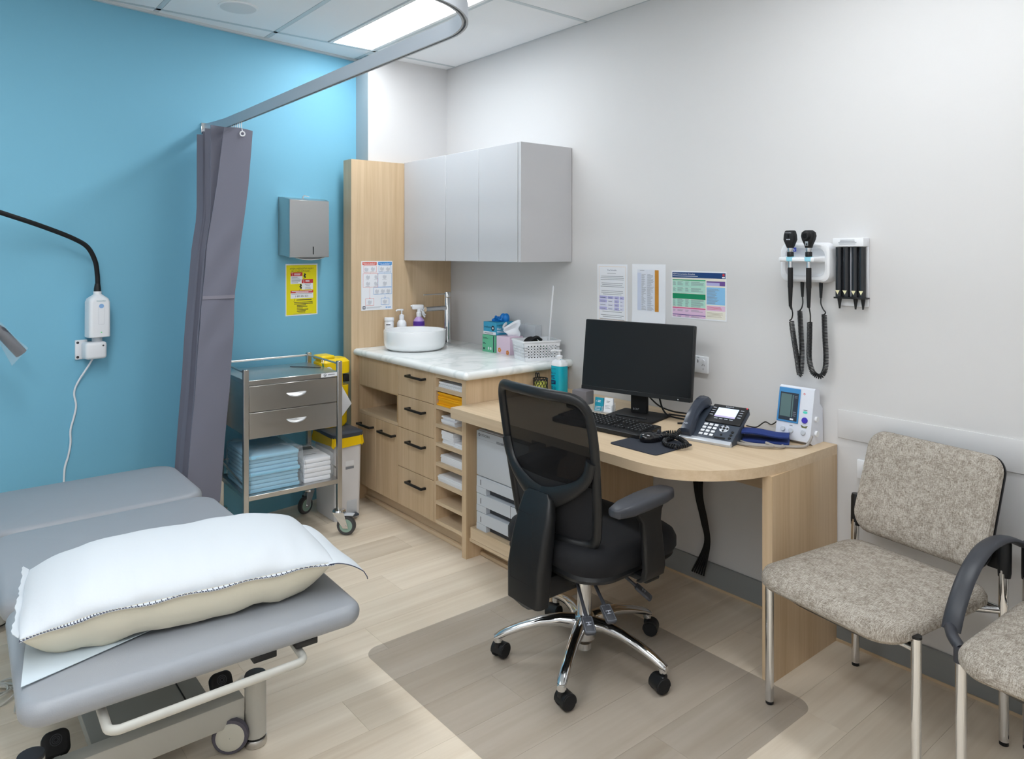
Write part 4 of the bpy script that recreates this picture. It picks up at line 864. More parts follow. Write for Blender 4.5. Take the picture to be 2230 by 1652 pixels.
# desk telephone
PR = math.radians(10); PM = rotz(PR, (2.285, -.28, ZD))
t = thing('desk_telephone', 'dark grey desk telephone with lit display and silver keys', 'telephone', (2.285, -.28, ZD), PR)
TS = math.radians(30)
FM = PM @ Matrix.Translation((0, -.1, .012)) @ Matrix.Rotation(TS, 4, 'X')            # face plane: x right, y up the slope, z out
b = MB(); b.M = PM
b.loft([[(-.105, -.1, .0), (-.105, .02, .0), (-.105, .03, .075), (-.105, -.1, .012)][::1], [(.105, -.1, .0), (.105, .02, .0), (.105, .03, .075), (.105, -.1, .012)]], smooth=False)
b.M = FM; b.box(-.107, .107, -.002, .2, -.022, 0, bev=.005); b.build('phone_base', DKBLUE, t)
b = MB(); b.M = FM; b.box(-.107, .107, -.008, .012, -.02, .003, bev=.003); b.build('silver_trim', mat('silver_paint', (205, 210, 218), rough=.3, metal=.4), t)
b = MB(); b.M = FM; b.box(-.04, .1055, .1, .205, -.006, .006, bev=.004); scr = b.build('display_panel', BLACK, t)
b = MB(); b.M = FM; b.box(-.012, .072, .132, .185, .006, .0068); b.build('screen', mat('backlit_display', (205, 228, 250), rough=.3, emit=.35), scr)
p = MB(); p.M = FM; p.rect(-.012, .132, .084, .008, 1, z=.0072); p.text('Yealink', .03, .191, .012, 0, z=.0065, align='CENTER')
for k in range(4): p.rect(-.034, .181-.014*k, .014, .003, 0, z=.0065); p.rect(.08, .181-.014*k, .014, .003, 0, z=.0065); p.rect(-.008+.021*k, .121, .014, .003, 0, z=.0065)
p.build('print', [mat('print_light', (205, 210, 220), rough=.6), mat('screen_lilac', (206, 186, 226), rough=.5)], scr)
for r in range(4):
    for c_ in range(3):
        b = MB(); b.M = FM; x, y = -.027+.0215*c_, .087-.0185*r; b.box(x-.0078, x+.0078, y-.006, y+.006, 0, .004, bev=.0015, seg=1); b.build('keypad_key', WHITE, t)
b = MB(); b.M = FM; b.lathe([(.019, 0), (.019, .0025), (.017, .0035), (.001, .0035)], 24, (.052, .075, 0)); b.build('navigation_ring', mat('silver_paint'  , (205, 210, 218)), t)
b = MB(); b.M = FM
for a in range(4): b.lathe([(.0045, .003), (.004, .006), (.001, .006)], 12, (.052+.0135*math.cos(a*PI/2), .075+.0135*math.sin(a*PI/2), 0))
b.lathe([(.006, .003), (.005, .0055), (.001, .0055)], 12, (.052, .075, 0)); b.lathe([(.005, 0), (.004, .003), (.001, .003)], 12, (.052, .043, 0)); b.box(.03, .075, .02, .028, 0, .003, bev=.001, seg=1)
for k in range(3): b.lathe([(.006, 0), (.005, .003), (.001, .003)], 12, (.09, .03+.017*k, 0))
b.build('function_keys', BLACK, t)
b = MB(); b.M = FM; b.lathe([(.002, .006), (.0015, .007), (.001, .007)], 10, (.099, .199, 0)); b.build('message_light', mat('red_led', (255, 40, 50), rough=.3, emit=2.0), t)
hs = MB(); hs.M = FM @ Matrix.Translation((-.078, 0, 0))
hs.loft([[(x*wd, y, z+dz) for x, dz in ((-1, 0), (-1, .55*hh), (-.7, .9*hh), (0, hh), (.7, .9*hh), (1, .55*hh), (1, 0))] for y, z, wd, hh in ((.004, .002, .022, .02), (.012, .0, .025, .034), (.045, .004, .025, .038), (.07, .018, .0225, .034), (.11, .026, .021, .03), (.15, .022, .0225, .034), (.175, .008, .026, .042), (.205, .0, .026, .04), (.214, .003, .022, .026))], closed=True)
h_ = hs.build('handset', mat('handset_slate', (52, 58, 70), rough=.25), t)
p = MB(); p.M = FM; p.text('HD', -.087, .028, .011, 0, z=.0415); p.build('print', MATS['print_light'], h_)
def coil(path, rad, turns, r, n=9):
    P_ = spline(path, 10); L = [0]
    for i in range(1, len(P_)): L.append(L[-1]+(P_[i]-P_[i-1]).length)
    out = []; m = turns*n
    for k in range(m+1):
        s_ = L[-1]*k/m; i = max(0, min(len(P_)-2, next((j for j in range(len(L)-1) if L[j+1] >= s_), len(P_)-2))); f = (s_-L[i])/max(1e-9, L[i+1]-L[i])
        q = P_[i].lerp(P_[i+1], f); tg = (P_[i+1]-P_[i]).normalized(); up = Vector((0, 0, 1)) if abs(tg.z) < .8 else Vector((1, 0, 0))
        a = tg.cross(up).normalized(); c = a.cross(tg); an = 2*PI*k/n
        out.append(q+a*rad*math.cos(an)+c*rad*math.sin(an))
    return MB().tube(out, r, 5)
z = ZD+.014
coil([(2.187, -.36, z), (2.15, -.40, z), (2.16, -.45, z), (2.24, -.47, z+.012), (2.315, -.50, z+.004), (2.30, -.545, z), (2.25, -.545, z), (2.215, -.50, z), (2.21, -.45, z), (2.2, -.385, z+.02)], .0075, 62, .0026, 8).build('coiled_cord', BLACK, t)
# blood pressure monitor and cuff
PR = math.radians(2); BM_ = rotz(PR, (2.512, -.062, ZD))
t = thing('blood_pressure_monitor', 'white and blue blood pressure monitor standing at the desk end', 'monitor', (2.512, -.062, ZD), PR)
b = MB(); b.M = BM_
side_ = [(-.052, .012), (-.052, .02), (-.015, .205), (-.005, .21), (.025, .203), (.028, .15), (.05, .13), (.052, .0), (-.03, .0)]
b.loft([[(sx*(.07 if 0 else .07), y, z_) for y, z_ in side_] for sx in (-1, 1)], smooth=False); b.build('housing', mat('ivory_plastic', (226, 230, 240), rough=.35), t)
FB = BM_ @ Matrix.Translation((-.07, -.0522, .02)) @ Matrix.Rotation(PI/2-math.atan2(.037, .185), 4, 'X')
p = MB(); p.M = FB
BBL = mat('monitor_blue', (70, 140, 196), rough=.4); LCD = mat('lcd_green', (98, 122, 122), rough=.25); SL = mat('screen_slate', (52, 60, 72), rough=.3)
b = MB(); b.M = FB; b.box(0, .088, .055, .186, 0, .003, bev=.0015, seg=1); sc_ = b.build('blue_panel', BBL, t)
b = MB(); b.M = FB; b.box(.008, .082, .062, .168, .003, .0038); b.box(.012, .055, .076, .162, .0038, .0042, mi=1); b.box(.058, .063, .076, .16, .0038, .0042, mi=1); b.build('screen', [SL, LCD], sc_)
AQ = mat('aqua_print', (90, 214, 196), rough=.5)
p = MB(); p.M = FB; p.lines(.067, .155, .014, 2, .005, .002, 0, z=.0045); p.lines(.065, .095, .016, 3, .007, .002, 0, z=.0045); p.build('screen_print', GRT, t)
p = MB(); p.M = FB; p.rect(.055, .065, .014, .006, 0, z=.0045); p.build('maker_plate', PAPER, t)
p = MB(); p.M = FB; p.disc(.102, .17, .004, 0, z=.0006); p.disc(.1015, .17, .0022, 1, z=.0008); p.build('logo', [RED, PAPER], t)
p = MB(); p.M = FB; p.disc(.112, .102, .009, 0, z=.0006, ry=.005); p.build('aqua_label', AQ, t)
p = MB(); p.M = FB; p.rect(.104, .109, .016, .002, 0, z=.0006); p.build('label_line', GRT, t)
p = MB(); p.M = FB; p.rect(.055, .043, .012, .003, 0, z=.0006); p.build('dial_mark', GRT, t)
for x, y, r, m_, nm in ((.03, .028, .0095, GREYL, 'dial'), (.063, .026, .0095, GREYL, 'dial'), (.113, .072, .0115, mat('violet_button', (70, 58, 180), rough=.35), 'start_button'), (.112, .026, .0095, GREYL, 'round_button')):
    b = MB(); b.M = FB; b.lathe([(r, 0), (r, .004), (r*.85, .006), (.001, .006)], 20, (x, y, 0)); b.build(nm, m_, t)
b = MB(); b.M = FB; b.add([(.099, .054, .001), (.104, .044, .001), (.122, .044, .001), (.127, .054, .001), (.113, .049, .001)], [(0, 1, 4), (1, 2, 4), (2, 3, 4)]); b.build('button', mat('olive_button', (110, 112, 70), rough=.5), t)
b = MB(); b.M = BM_
for z_ in (.04, .095): b.cyl((.07, -.005, z_), (.078, -.005, z_), .011, n=18)
b.build('side_knob', WHITE, t)
t = thing('pressure_cuff', 'folded navy blood pressure cuff with grey hose beside the white monitor', 'cuff', (2.41, -.2, ZD), .15)
NAVY = mat('navy_fabric', (34, 54, 116), rough=.85, bump=.15, bscale=500)
CMX = rotz(.5, (2.447, -.188, ZD+.003)); b = MB(); b.M = CMX
b.slab(.085, .05, .012, .0, .014, .005, 2); b.grid(lambda u, v: (-.085+.17*u, -.052+.1*v-.006*math.sin(PI*v), .018+.028*math.sin(PI*min(1, .25+.6*v))*(1-.2*u)+.003*math.sin(6*u)), 14, 10, .006); b.build('cuff_cloth', NAVY, t)
b = MB(); hz = ZD+.0065
b.tube(spline([(2.585, -.1, ZD+.035), (2.59, -.13, ZD+.02), (2.58, -.16, hz), (2.5, -.235, hz), (2.42, -.275, hz), (2.34, -.235, hz), (2.315, -.19, hz+.002), (2.34, -.165, hz)]), .0055, 8)
b.tube(spline([(2.49, -.26, ZD+.02), (2.53, -.245, hz+.004), (2.535, -.21, hz), (2.49, -.185, hz)]), .0055, 8); b.tube(spline([(2.33, -.24, hz), (2.36, -.275, hz), (2.41, -.3, hz), (2.47, -.29, hz+.004), (2.52, -.25, hz+.004)]), .0055, 8); b.build('hose', mat('hose_grey', (158, 152, 146), rough=.5), t)
b = MB(); b.tube(spline([(2.45, -.01, hz), (2.44, -.03, ZD+.05), (2.41, -.03, ZD+.056), (2.37, -.02, ZD+.03), (2.34, -.02, ZD+.035), (2.3, -.02, hz), (2.26, -.03, hz)]), .0025, 6)
solo('monitor_power_lead', b, BLACK, 'thin black lead arching behind the navy cuff', 'cable', base=(2.4, -.02, ZD))

# ================================================================ on the beige wall
ORB = mat('orange_strip', (206, 142, 52), rough=.7); LILAC = mat('print_lilac', (186, 184, 228), rough=.8); GOLD = mat('gold_line', (232, 196, 150), rough=.8)
def fee(p):
    W, H = .206, .29
    p.ring(.012, .01, W-.024, H-.022, .0012, 0); p.text('Fee Schedule', W/2, H-.034, .0115, 1, z=.0002, align='CENTER'); p.lines(.07, H-.047, .066, 1, .01, .0016, 2)
    for y0, n in ((H-.062, 3), (H-.097, 3), (H-.136, 3), (H-.232, 2), (H-.258, 2), (H-.278, 1)): p.lines(.02, y0, W-.04, n, .0085, .0022, 2, ragged=.25, center=True)
    for r in range(4):
        for c, (x, wd) in enumerate(((.016, .052), (.072, .042), (.118, .032), (.154, .028))): p.rect(x, H-.176-.0185*r, wd, .0155, 3 if r == 0 or c == 2 or c == 0 and r % 2 else 4, z=.0001); p.rect(x+.006, H-.171-.0185*r, wd-.016, .0026, 1 if r == 0 else 2, z=.0003)
sheet('fee_schedule_sheet', 'white fee schedule sheet with thin gold border on the beige wall', 'sheet', wframe(1.371, 1.122), .206, .29, fee, [GOLD, mat('print_slate', (92, 104, 130), rough=.8), GRT, LILAC, mat('print_pale_lilac', (222, 224, 242), rough=.8)])
def lst(p):
    W, H = .206, .296
    p.rect(.034, H-.222, .13, .196, 0); p.rect(.034, H-.222, .024, .18, 1, z=.0001)
    p.lines(.06, H-.05, .03, 38, .0046, .0015, 2, z=.0003, ragged=.7); p.lines(.096, H-.05, .042, 38, .0046, .0015, 2, z=.0003, ragged=.6); p.lines(.05, H-.032, .03, 1, .01, .002, 2, z=.0003); p.rect(.094, H-.222, .0008, .196, 1, z=.0002)
    for k in range(38): p.rect(.034, H-.054-.0046*k, .108, .0004, 1, z=.0002)
    p.rect(.142, H-.225, .023, .197, 3, z=.0004)
sheet('phone_list_sheet', 'white list sheet with an orange column on the beige wall', 'sheet', wframe(1.607, 1.119), .206, .296, lst, [mat('list_tint', (226, 230, 240), rough=.8), LBLUE, GRT, ORB], curl=.006)
def imm(p):
    W, H = .295, .215
    C_ = dict(nav=0, wht=1, gr=2, lg=3, dg=4, pk=5, lp=6, pu=7, bl=8, rd=9, cr=10)
    p.rect(.004, .006, W-.008, H-.012, 10); p.rect(.004, H-.03, W-.008, .025, 0, z=.0001); p.text('NSW Immunisation Schedule', .007, H-.0165, .0105, 1, z=.0003); p.lines(.007, H-.0235, .14, 1, .01, .0022, 1, z=.0003, ragged=.01); p.disc(W-.014, H-.014, .006, 9, z=.0003); p.rect(W-.021, H-.0275, .014, .006, 1, z=.0003)
    for y, h, c in ((H-.043, .005, 2), (H-.076, .032, 3), (H-.1, .023, 3), (H-.126, .024, 4), (H-.162, .035, 3), (H-.17, .005, 5), (H-.196, .025, 6), (H-.2, .0035, 7), (H-.21, .01, 6)): p.rect(.006, y, .182, h, c, z=.0001)
    for y in (H-.05, H-.078, H-.13, H-.148, H-.178, H-.204):
        for x, wd in ((.009, .016), (.034, .034), (.078, .022), (.11, .07)): p.lines(x, y, wd, 4 if y > H-.17 else 2, .0046, .0018, 11, z=.0003, ragged=.4)
    for y, h, c in ((H-.062, .02, 7), (H-.145, .076, 8), (H-.172, .022, 6), (H-.208, .03, 10)): p.rect(.193, y, .096, h, c, z=.0001)
    p.rect(.193, H-.062, .068, .014, 12, z=.0002); p.lines(.197, H-.078, .08, 13, .0052, .0018, 11, z=.0003, ragged=.5); p.lines(.197, H-.156, .085, 3, .005, .0016, 9, z=.0003, ragged=.2); p.lines(.196, H-.182, .088, 4, .0055, .002, 13, z=.0003, ragged=.2)
sheet('immunisation_chart', 'colourful immunisation schedule chart with navy header on the beige wall', 'poster', wframe(1.848, 1.171), .296, .216, imm, [mat('print_navy', (22, 64, 120), rough=.7), PAPER, mat('print_green', (60, 170, 120), rough=.7), mat('print_pale_green', (176, 222, 206), rough=.8), mat('print_deep_green', (10, 140, 96), rough=.7), mat('print_rose', (216, 84, 140), rough=.7), mat('print_pale_pink', (226, 192, 220), rough=.8), mat('print_purple', (110, 80, 150), rough=.7), mat('print_sky', (140, 196, 236), rough=.8), RED, mat('print_cream', (234, 230, 218), rough=.8), GRT, LILAC, mat('print_sand', (190, 182, 160), rough=.8)])
def outlet(name, lab, x0, x1, z0, z1):
    t = thing(name, lab, 'outlet', ((x0+x1)/2, -.002, z0))
    MB().box(x0, x1, -.012, -.0005, z0, z1, bev=.004).build('cover_plate', WHITE, t)
    b = MB(); zc = z0+(z1-z0)*.72
    for x in (x0+.03, x1-.024): b.cyl((x, -.012, zc), (x, -.0155, zc), .0085, n=16)
    b.build('switch', WHITE, t)
    p = MB(); p.M = wframe(x0, z0, .0122); W, H = x1-x0, z1-z0
    for x in (.03, W-.024):
        for s_ in (-1, 1): p.add([(x+s_*.0065-.001, H*.44, .0003), (x+s_*.0065+.001, H*.44, .0003), (x+s_*.0035+.001, H*.44+.008, .0003), (x+s_*.0035-.001, H*.44+.008, .0003)], [(0, 1, 2, 3)])
        p.rect(x-.001, H*.2, .002, .008, 0, z=.0003)
    p.rect(W*.53, H*.6, .0035, .014, 0, z=.0003); p.rect(W*.58, H*.62, .0015, .01, 0, z=.0003); p.rect(W*.52, H*.9, .012, .002, 1, z=.0003); p.build('sockets', [CHARC, GRT], t)
outlet('power_outlet', 'white double power outlet on the wall right of the monitor', 1.938, 2.055, .935, 1.01)
outlet('power_outlet', 'white power outlet low on the wall behind the woven chair back', 2.712, 2.83, .635, .705)

LENS = mat('lens_dark', (8, 8, 10), rough=.1)
# otoscope wall unit
t = thing('diagnostic_wall_unit', 'white wall transformer with two black diagnostic instruments and coiled cords', 'medical device', (2.53, -.02, 1.36))
b = MB(); b.M = wframe(2.526, 1.432)
def rs(hx, hy, r, z, cx=0, cy=0): return [(x+cx, y+cy, z) for x, y in rrect(hx, hy, r, 6)]
b.loft([rs(.104, .077, .032, .001), rs(.104, .077, .032, .034), rs(.1, .073, .031, .046), rs(.092, .066, .03, .05), rs(.082, .056, .03, .046), rs(.076, .05, .03, .03)]); b.build('unit_housing', WHITE, t)
b = MB(); b.M = wframe(2.526, 1.432); b.loft([[(x, y, z) for x, y in rrect(hx, hy, .006, 4, cx, .012)] for z, hx, hy, cx in ((.028, .085, .014, 0), (.05, .08, .011, 0), (.078, .076, .009, -.004), (.098, .072, .009, -.006), (.102, .066, .006, -.006))]); b.build('cradle_shelf', WHITE, t)
p = MB(); p.M = wframe(2.526, 1.432, .0452); p.rect(-.055, .042, .022, .016, 0, z=.003); p.text('W', -.049, .045, .012, 1, z=.0034); p.build('badge', [mat('badge_blue', (70, 90, 210), rough=.5), PAPER], t)
for k, (xc, lens) in enumerate(((2.494, 0), (2.569, 1))):
    yc = -.093
    b = MB(); b.lathe([(.006, 1.262), (.0075, 1.3), (.009, 1.334), (.0098, 1.338), (.0098, 1.41), (.009, 1.413)], 20, (xc, yc, 0)); h_ = b.build('instrument_handle', BLACKM, t)
    MB().lathe([(.0088, 1.412), (.0088, 1.454), (.0105, 1.455)], 20, (xc, yc, 0)).build('metal_collar', CHROME, h_)
    MB().lathe([(.0115, 1.453), (.0128, 1.456), (.0128, 1.47), (.0115, 1.473)], 20, (xc, yc, 0)).build('dial_ring', BLACK, h_)
    MB().lathe([(.0095, 1.472), (.0105, 1.477), (.011, 1.482), (.011, 1.49)], 20, (xc, yc, 0)).build('metal_neck', CHROME, h_)
    b = MB()
    if lens:
        b.loft([[(xc+x, yc+y, z) for x, y in rrect(hx, hy, .009, 5)] for z, hx, hy in ((1.488, .012, .012), (1.5, .0145, .014), (1.518, .0225, .016), (1.533, .0265, .016), (1.547, .024, .015), (1.555, .015, .009))])
        b.cyl((xc, yc-.014, 1.533), (xc, yc-.03, 1.533), .0165, .0135, n=20); b.build('otoscope_head', BLACKM, h_)
        MB().cyl((xc, yc-.0302, 1.533), (xc, yc-.031, 1.533), .0085, n=18).build('lens', LENS, h_)
        p = MB(); p.M = wframe(xc-.006, 1.497, -yc+.0155); p.rect(0, .0, .012, .016, 0, z=.0005); p.disc(.006, .005, .004, 1, z=.0008); p.build('print', [CHROME, CHARC], h_)
    else:
        b.loft([[(xc+x, yc+y, z) for x, y in rrect(hx, hy, .007, 5)] for z, hx, hy in ((1.488, .011, .011), (1.498, .015, .013), (1.52, .0235, .015), (1.538, .022, .015), (1.553, .0185, .013), (1.556, .015, .01))]); b.build('ophthalmoscope_head', BLACKM, h_)
        p = MB(); p.M = wframe(xc-.014, 1.515, -yc+.0155); p.text('WelchAllyn', .014, .03, .0055, 0, z=.0006, align='CENTER'); p.rect(.0115, .013, .005, .013, 1, z=.0006)
        for q in range(3): p.rect(.007+.0055*q, .004, .0035, .0035, 0, z=.0006)
        p.build('print', [MATS['print_light'], LENS], h_)
    b = MB(); b.lathe([(.014, 1.436), (.018, 1.438), (.018, 1.453), (.014, 1.455)], 20, (xc, yc+.004, 0)); b.build('cradle_ring', mat('ring_pale_blue', (150, 214, 234), rough=.3), t)
x1_, x2_, yc = 2.494, 2.569, -.093
b = MB().tube([(x1_, yc, 1.27), (x1_+.002, yc, 1.26), (x1_+.004, yc+.003, 1.25)], [.006, .005, .0035], 10); b.tube(spline([(x1_+.003, yc+.002, 1.26), (x1_+.006, yc+.006, 1.235), (x1_, yc+.01, 1.215), (x1_-.01, yc+.012, 1.206)]), .0026, 8)
b.build('cord_end', BLACK, t); b = MB().tube([(2.508, -.03, 1.37), (2.508, -.03, 1.34), (2.51, -.032, 1.297)], [.0075, .007, .0045], 10); b.tube(spline([(2.51, -.032, 1.3), (2.513, -.035, 1.275), (2.51, -.038, 1.255), (2.502, -.04, 1.243)]), .0026, 8); b.build('cord_end', BLACK, t)
coil([(x1_-.004, yc+.015, 1.204), (x1_-.001, -.07, 1.15), (x1_+.004, -.055, 1.07), (x1_+.009, -.045, 1.005), (x1_+.0115, -.042, .994), (x1_+.015, -.04, 1.008), (2.512, -.04, 1.08), (2.508, -.04, 1.16), (2.503, -.04, 1.243)], .0088, 84, .0021, 8).build('coiled_cord', BLACK, t)
b = MB().tube([(x2_, yc, 1.27), (x2_+.001, yc, 1.26)], [.006, .004], 10); b.tube(spline([(x2_+.001, yc, 1.265), (x2_+.003, yc+.006, 1.235), (x2_+.001, yc+.01, 1.208)]), .0026, 8)
b.build('cord_end', BLACK, t); b = MB().tube([(2.584, -.03, 1.37), (2.584, -.03, 1.34), (2.585, -.032, 1.297)], [.0075, .007, .0045], 10); b.tube(spline([(2.585, -.032, 1.3), (2.586, -.034, 1.275), (2.597, -.038, 1.255), (2.607, -.04, 1.244), (2.604, -.04, 1.236)]), .0026, 8); b.build('cord_end', BLACK, t)
coil([(x2_-.004, yc+.015, 1.206), (x2_-.009, -.07, 1.15), (x2_-.016, -.06, 1.07), (x2_-.008, -.055, 1.02), (x2_+.008, -.048, 1.0), (x2_+.025, -.044, 1.002), (x2_+.038, -.042, 1.03), (2.609, -.04, 1.08), (2.605, -.04, 1.15), (2.602, -.04, 1.235)], .0088, 84, .0021, 8).build('coiled_cord', BLACK, t)
# specula dispenser
t = thing('specula_dispenser', 'wall dispenser with four black tubes of ear tips beside the diagnostic unit', 'dispenser', (2.697, -.03, 1.27))
MB().box(2.641, 2.754, -.012, -.0005, 1.27, 1.5, bev=.002, seg=1).build('back_plate', WHITE, t)
MB().box(2.639, 2.755, -.05, -.0005, 1.492, 1.525, bev=.003).build('top_cap', WHITE, t)
p = MB(); p.M = wframe(2.639, 1.495, .0505); p.lines(.022, .021, .07, 4, .005, .0016, 0, z=.0003, ragged=.3, center=True); p.build('print', GRT, t)
for k in range(4):
    X = 2.656+.0275*k+(.004 if k > 1 else -.001)
    tb_ = MB().tube([(X, -.03, 1.306), (X, -.03, 1.491)], .0125, 16).build('tip_tube', mat('smoked_tube', (34, 36, 40), rough=.15, coat=.4), t)
    if k != 1: MB().lathe([(.0085, 0), (.006, -.016), (.0035, -.034), (.003, -.04), (.001, -.04)], 14, (X+.002, -.03, 1.301)).build('ear_tip', BLACK, tb_)
    p = MB(); p.M = wframe(X, 1.312, .0432); p.add([(-.008, .018, .0), (.008, .018, .0), (0, .002, 0)], [(0, 2, 1)]); p.build('triangle_label', mat('cream_label', (236, 230, 190), rough=.7), tb_)
MB().box(2.699, 2.705, -.036, -.012, 1.308, 1.49, bev=.002).build('centre_spine', mat('smoke_grey', (150, 152, 160), rough=.3), t)
MB().box(2.641, 2.757, -.046, -.004, 1.299, 1.305, bev=.001, seg=1).build('base_plate', BLACK, t)
# ================================================================ chair mat and office chair
b = MB().slab(.61, .4925, .06, .0004, .003, .0008, 1, cx=2.18, cy=-.948, n=8)
solo('chair_mat', b, MATP, 'clear grey polycarbonate chair mat on the floor under the office chair', 'mat', base=(2.18, -.948, .0004))
OC = Matrix.Translation((2.12, -.84, .003))
t = thing('office_chair', 'black mesh-back office swivel chair with chrome star base at the desk', 'chair', (2.12, -.84, .003))
def oc(): b = MB(); b.M = OC; return b
b = oc(); b.lathe([(.028, .072), (.04, .08), (.043, .12), (.04, .152), (.034, .162), (.028, .162)], 28); b.cyl((0, 0, .04), (0, 0, .062), .026, n=20); b.build('hub', CHROME, t)
b = oc(); b.cyl((0, 0, .16), (0, 0, .30), .0265, n=24); b.cyl((0, 0, .3), (0, 0, .36), .015, n=16, mi=1); b.build('gas_column', [CHROME, BLACK], t)
for k, an in enumerate((-129.3, -58.3, 12.4, 84.5, 156.6)):
    a = math.radians(an); M = Matrix.Rotation(a, 4, 'Z'); b = oc(); R = []
    for r, z, wd, h in ((.035, .135, .026, .028), (.09, .142, .023, .022), (.16, .135, .02, .018), (.23, .116, .0185, .016), (.285, .096, .018, .0145), (.312, .083, .017, .013), (.326, .076, .012, .008)):
        R.append([(r+.3*h*math.sin(q)*0, wd*math.cos(q), z+h*math.sin(q)) for q in [2*PI*i/18 for i in range(18)]])
    b.loft(R, M=M); b.cyl(M @ Vector((.312, 0, .062)), M @ Vector((.312, 0, .085)), .015, n=16); b.build('base_leg', CHROME, t)
    sw = a+(.9, -.7, 1.1, 2.2, -1.0)[k]; c = M @ Vector((.312, 0, 0)); W = Matrix.Translation(c) @ Matrix.Rotation(sw, 4, 'Z')
    b = oc(); b.cyl(c+Vector((0, 0, .05)), c+Vector((0, 0, .064)), .012, n=14)
    hd = []
    for y in (-.024, .024):
        hd.append([(-.014+.0285*math.cos(q), y, .028+.0285*math.sin(q)) for q in [math.radians(-10+210*i/12) for i in range(13)]]+[(-.038, y, .02), (-.01, y, .02)])
    b.loft(hd, M=W); b.box(-.012, .012, -.011, .011, .028, .056, bev=.004, M=W); cs_ = b.build('castor', BLACK, t)
    for y in (-.0155, .0155):
        b = oc(); b.lathe([(.001, -.0125), (.02, -.0125), (.025, -.009), (.027, -.003), (.027, .006), (.024, .0105), (.001, .011)], 24, M=W @ frame((-.014, y, .0272), (1, 0, 0), (0, 0, 1), (0, -1 if y < 0 else 1, 0)))
        b.build('wheel', BLACKM, cs_)
b = oc(); b.box(-.11, .11, -.16, .13, .345, .385, bev=.012); b.box(-.06, .06, -.27, -.08, .30, .375, bev=.012); b.box(-.07, .07, -.05, .06, .325, .36, bev=.008); b.build('tilt_mechanism', BLACK, t)
b = oc()
for z in (.318, .362): b.cyl((.06, -.25, z), (.066, -.25, z), .006, n=12)
b.build('bolt', CHROME, t)
for st, en in (((.115, -.15, .36), (.255, -.235, .295)), ((.14, -.1, .362), (.25, -.14, .3)), ((.16, .015, .362), (.225, .06, .302))):
    st, en = Vector(st), Vector(en); d = (en-st).normalized(); b = oc(); b.tube([st, st.lerp(en, .5), en-d*.02], [.006, .0055, .007], 10)
    sd = d.cross(Vector((0, 0, 1))).normalized(); up = sd.cross(d); FMx = frame(en, d, sd, up); b.slab(.034, .019, .01, -.005, .006, .003, 2, M=FMx)
    lv = b.build('adjustment_lever', CHARC, t)
    p = oc(); p.M = OC @ FMx; p.rect(-.008, -.01, .002, .018, 0, z=.0064); p.rect(.002, -.008, .002, .014, 0, z=.0064); p.rect(-.008, -.002, .012, .002, 0, z=.0064); p.ring(-.028, -.015, .056, .03, .0008, 1, z=.0062); p.build('pictogram', [MATS['print_light'], GRT], lv)
def seat(hx, hy, r, z0, z1, crown, wf, cx=0, cy=0):
    R = []; seq = [(.05, z0), (.012, z0+.012), (0, z0+.035), (0, z1-.035), (.012, z1-.012), (.035, z1)]
    for k in range(1, 6): seq.append((.035+min(hx, hy)*.85*k/5, z1+crown*math.sin(PI/2*k/5)))
    for i, z in seq:
        R.append([(x, y, z-wf*max(0, (y-cy)/hy-.35)**2*(1 if z > z0+.02 else .3)) for x, y in rrect(hx-i, hy-i, max(r-i, .01), 8, cx, cy)])
    return R
b = oc(); b.loft(seat(.252, .25, .12, .395, .495, .012, .04, 0, .035)); b.build('seat_cushion', SEATB, t)
b = oc(); b.loft([[(x, y, z) for x, y in rrect(.24-i, .235-i, .11, 8, 0, .03)] for i, z in ((.05, .372), (.01, .38), (-.004, .398), (-.0, .41))]); b.build('seat_pan', BLACK, t)
def bs(x, z):                                       # curved, slightly reclined back surface
    return -.178-.085*max(0, (z-.5))/.5-.03*math.sin(PI*min(1, max(0, (z-.5)/.5)))*0+.05*(x/.22)**2-.03*math.exp(-((z-.66)/.1)**2)*0
def P3(x, z, o=0): return Vector((x, bs(x, z)+o, z))
HWz = lambda z: float(np.interp(z, [.48, .505, .53, .6, .7, .82, .92, .965, .995], [.13, .185, .2, .209, .219, .228, .226, .215, .18]))
out = [(0, .489), (.10, .489), (.165, .494), (.195, .518), (.206, .57), (.214, .64), (.22, .72), (.227, .82), (.226, .92), (.214, .965), (.18, .992), (.09, .998), (0, 1.0)]
loop = out+[(-x, z) for x, z in out[-2:0:-1]]
sp = [Vector(q) for q in spline([(x, 0, z) for x, z in loop]+[(loop[0][0], 0, loop[0][1])], 4)][:-1]
def sect(pts, wd, dp, o=0, closed=True):            # flat-section frame rail that follows the back surface
    P_ = [P3(p.x, p.z, o) for p in pts]; m = len(P_); R = []
    for i in range(m):
        tg = ((P_[(i+1) % m]-P_[i-1]) if closed else (P_[min(i+1, m-1)]-P_[max(0, i-1)])).normalized(); y_ = Vector((0, 1, 0)); sd = tg.cross(y_).normalized()
        w_ = wd[i] if hasattr(wd, '__len__') else wd
        R.append([P_[i]+sd*(w_*math.cos(a)*(.8+.2*abs(math.cos(a))))+y_*(dp*math.sin(a)) for a in [2*PI*k/12 for k in range(12)]])
    if closed: R.append(R[0])
    return R
b = oc(); b.loft(sect(sp, .019, .014), cap=False); b.build('back_frame', BLACK, t)
def fill(z0, z1, o, nu=16, nv=20): return lambda u, v: P3((2*u-1)*(HWz(z0+(z1-z0)*v)-.008), z0+(z1-z0)*v, o)
b = oc(); b.grid(fill(.655, .99, .006), 16, 20, .0012); b.build('mesh_panel', MESHF, t)
b = oc(); b.grid(fill(.492, .70, .02), 16, 14, .03); b.build('lumbar_pad', SEATB, t)
b = oc()
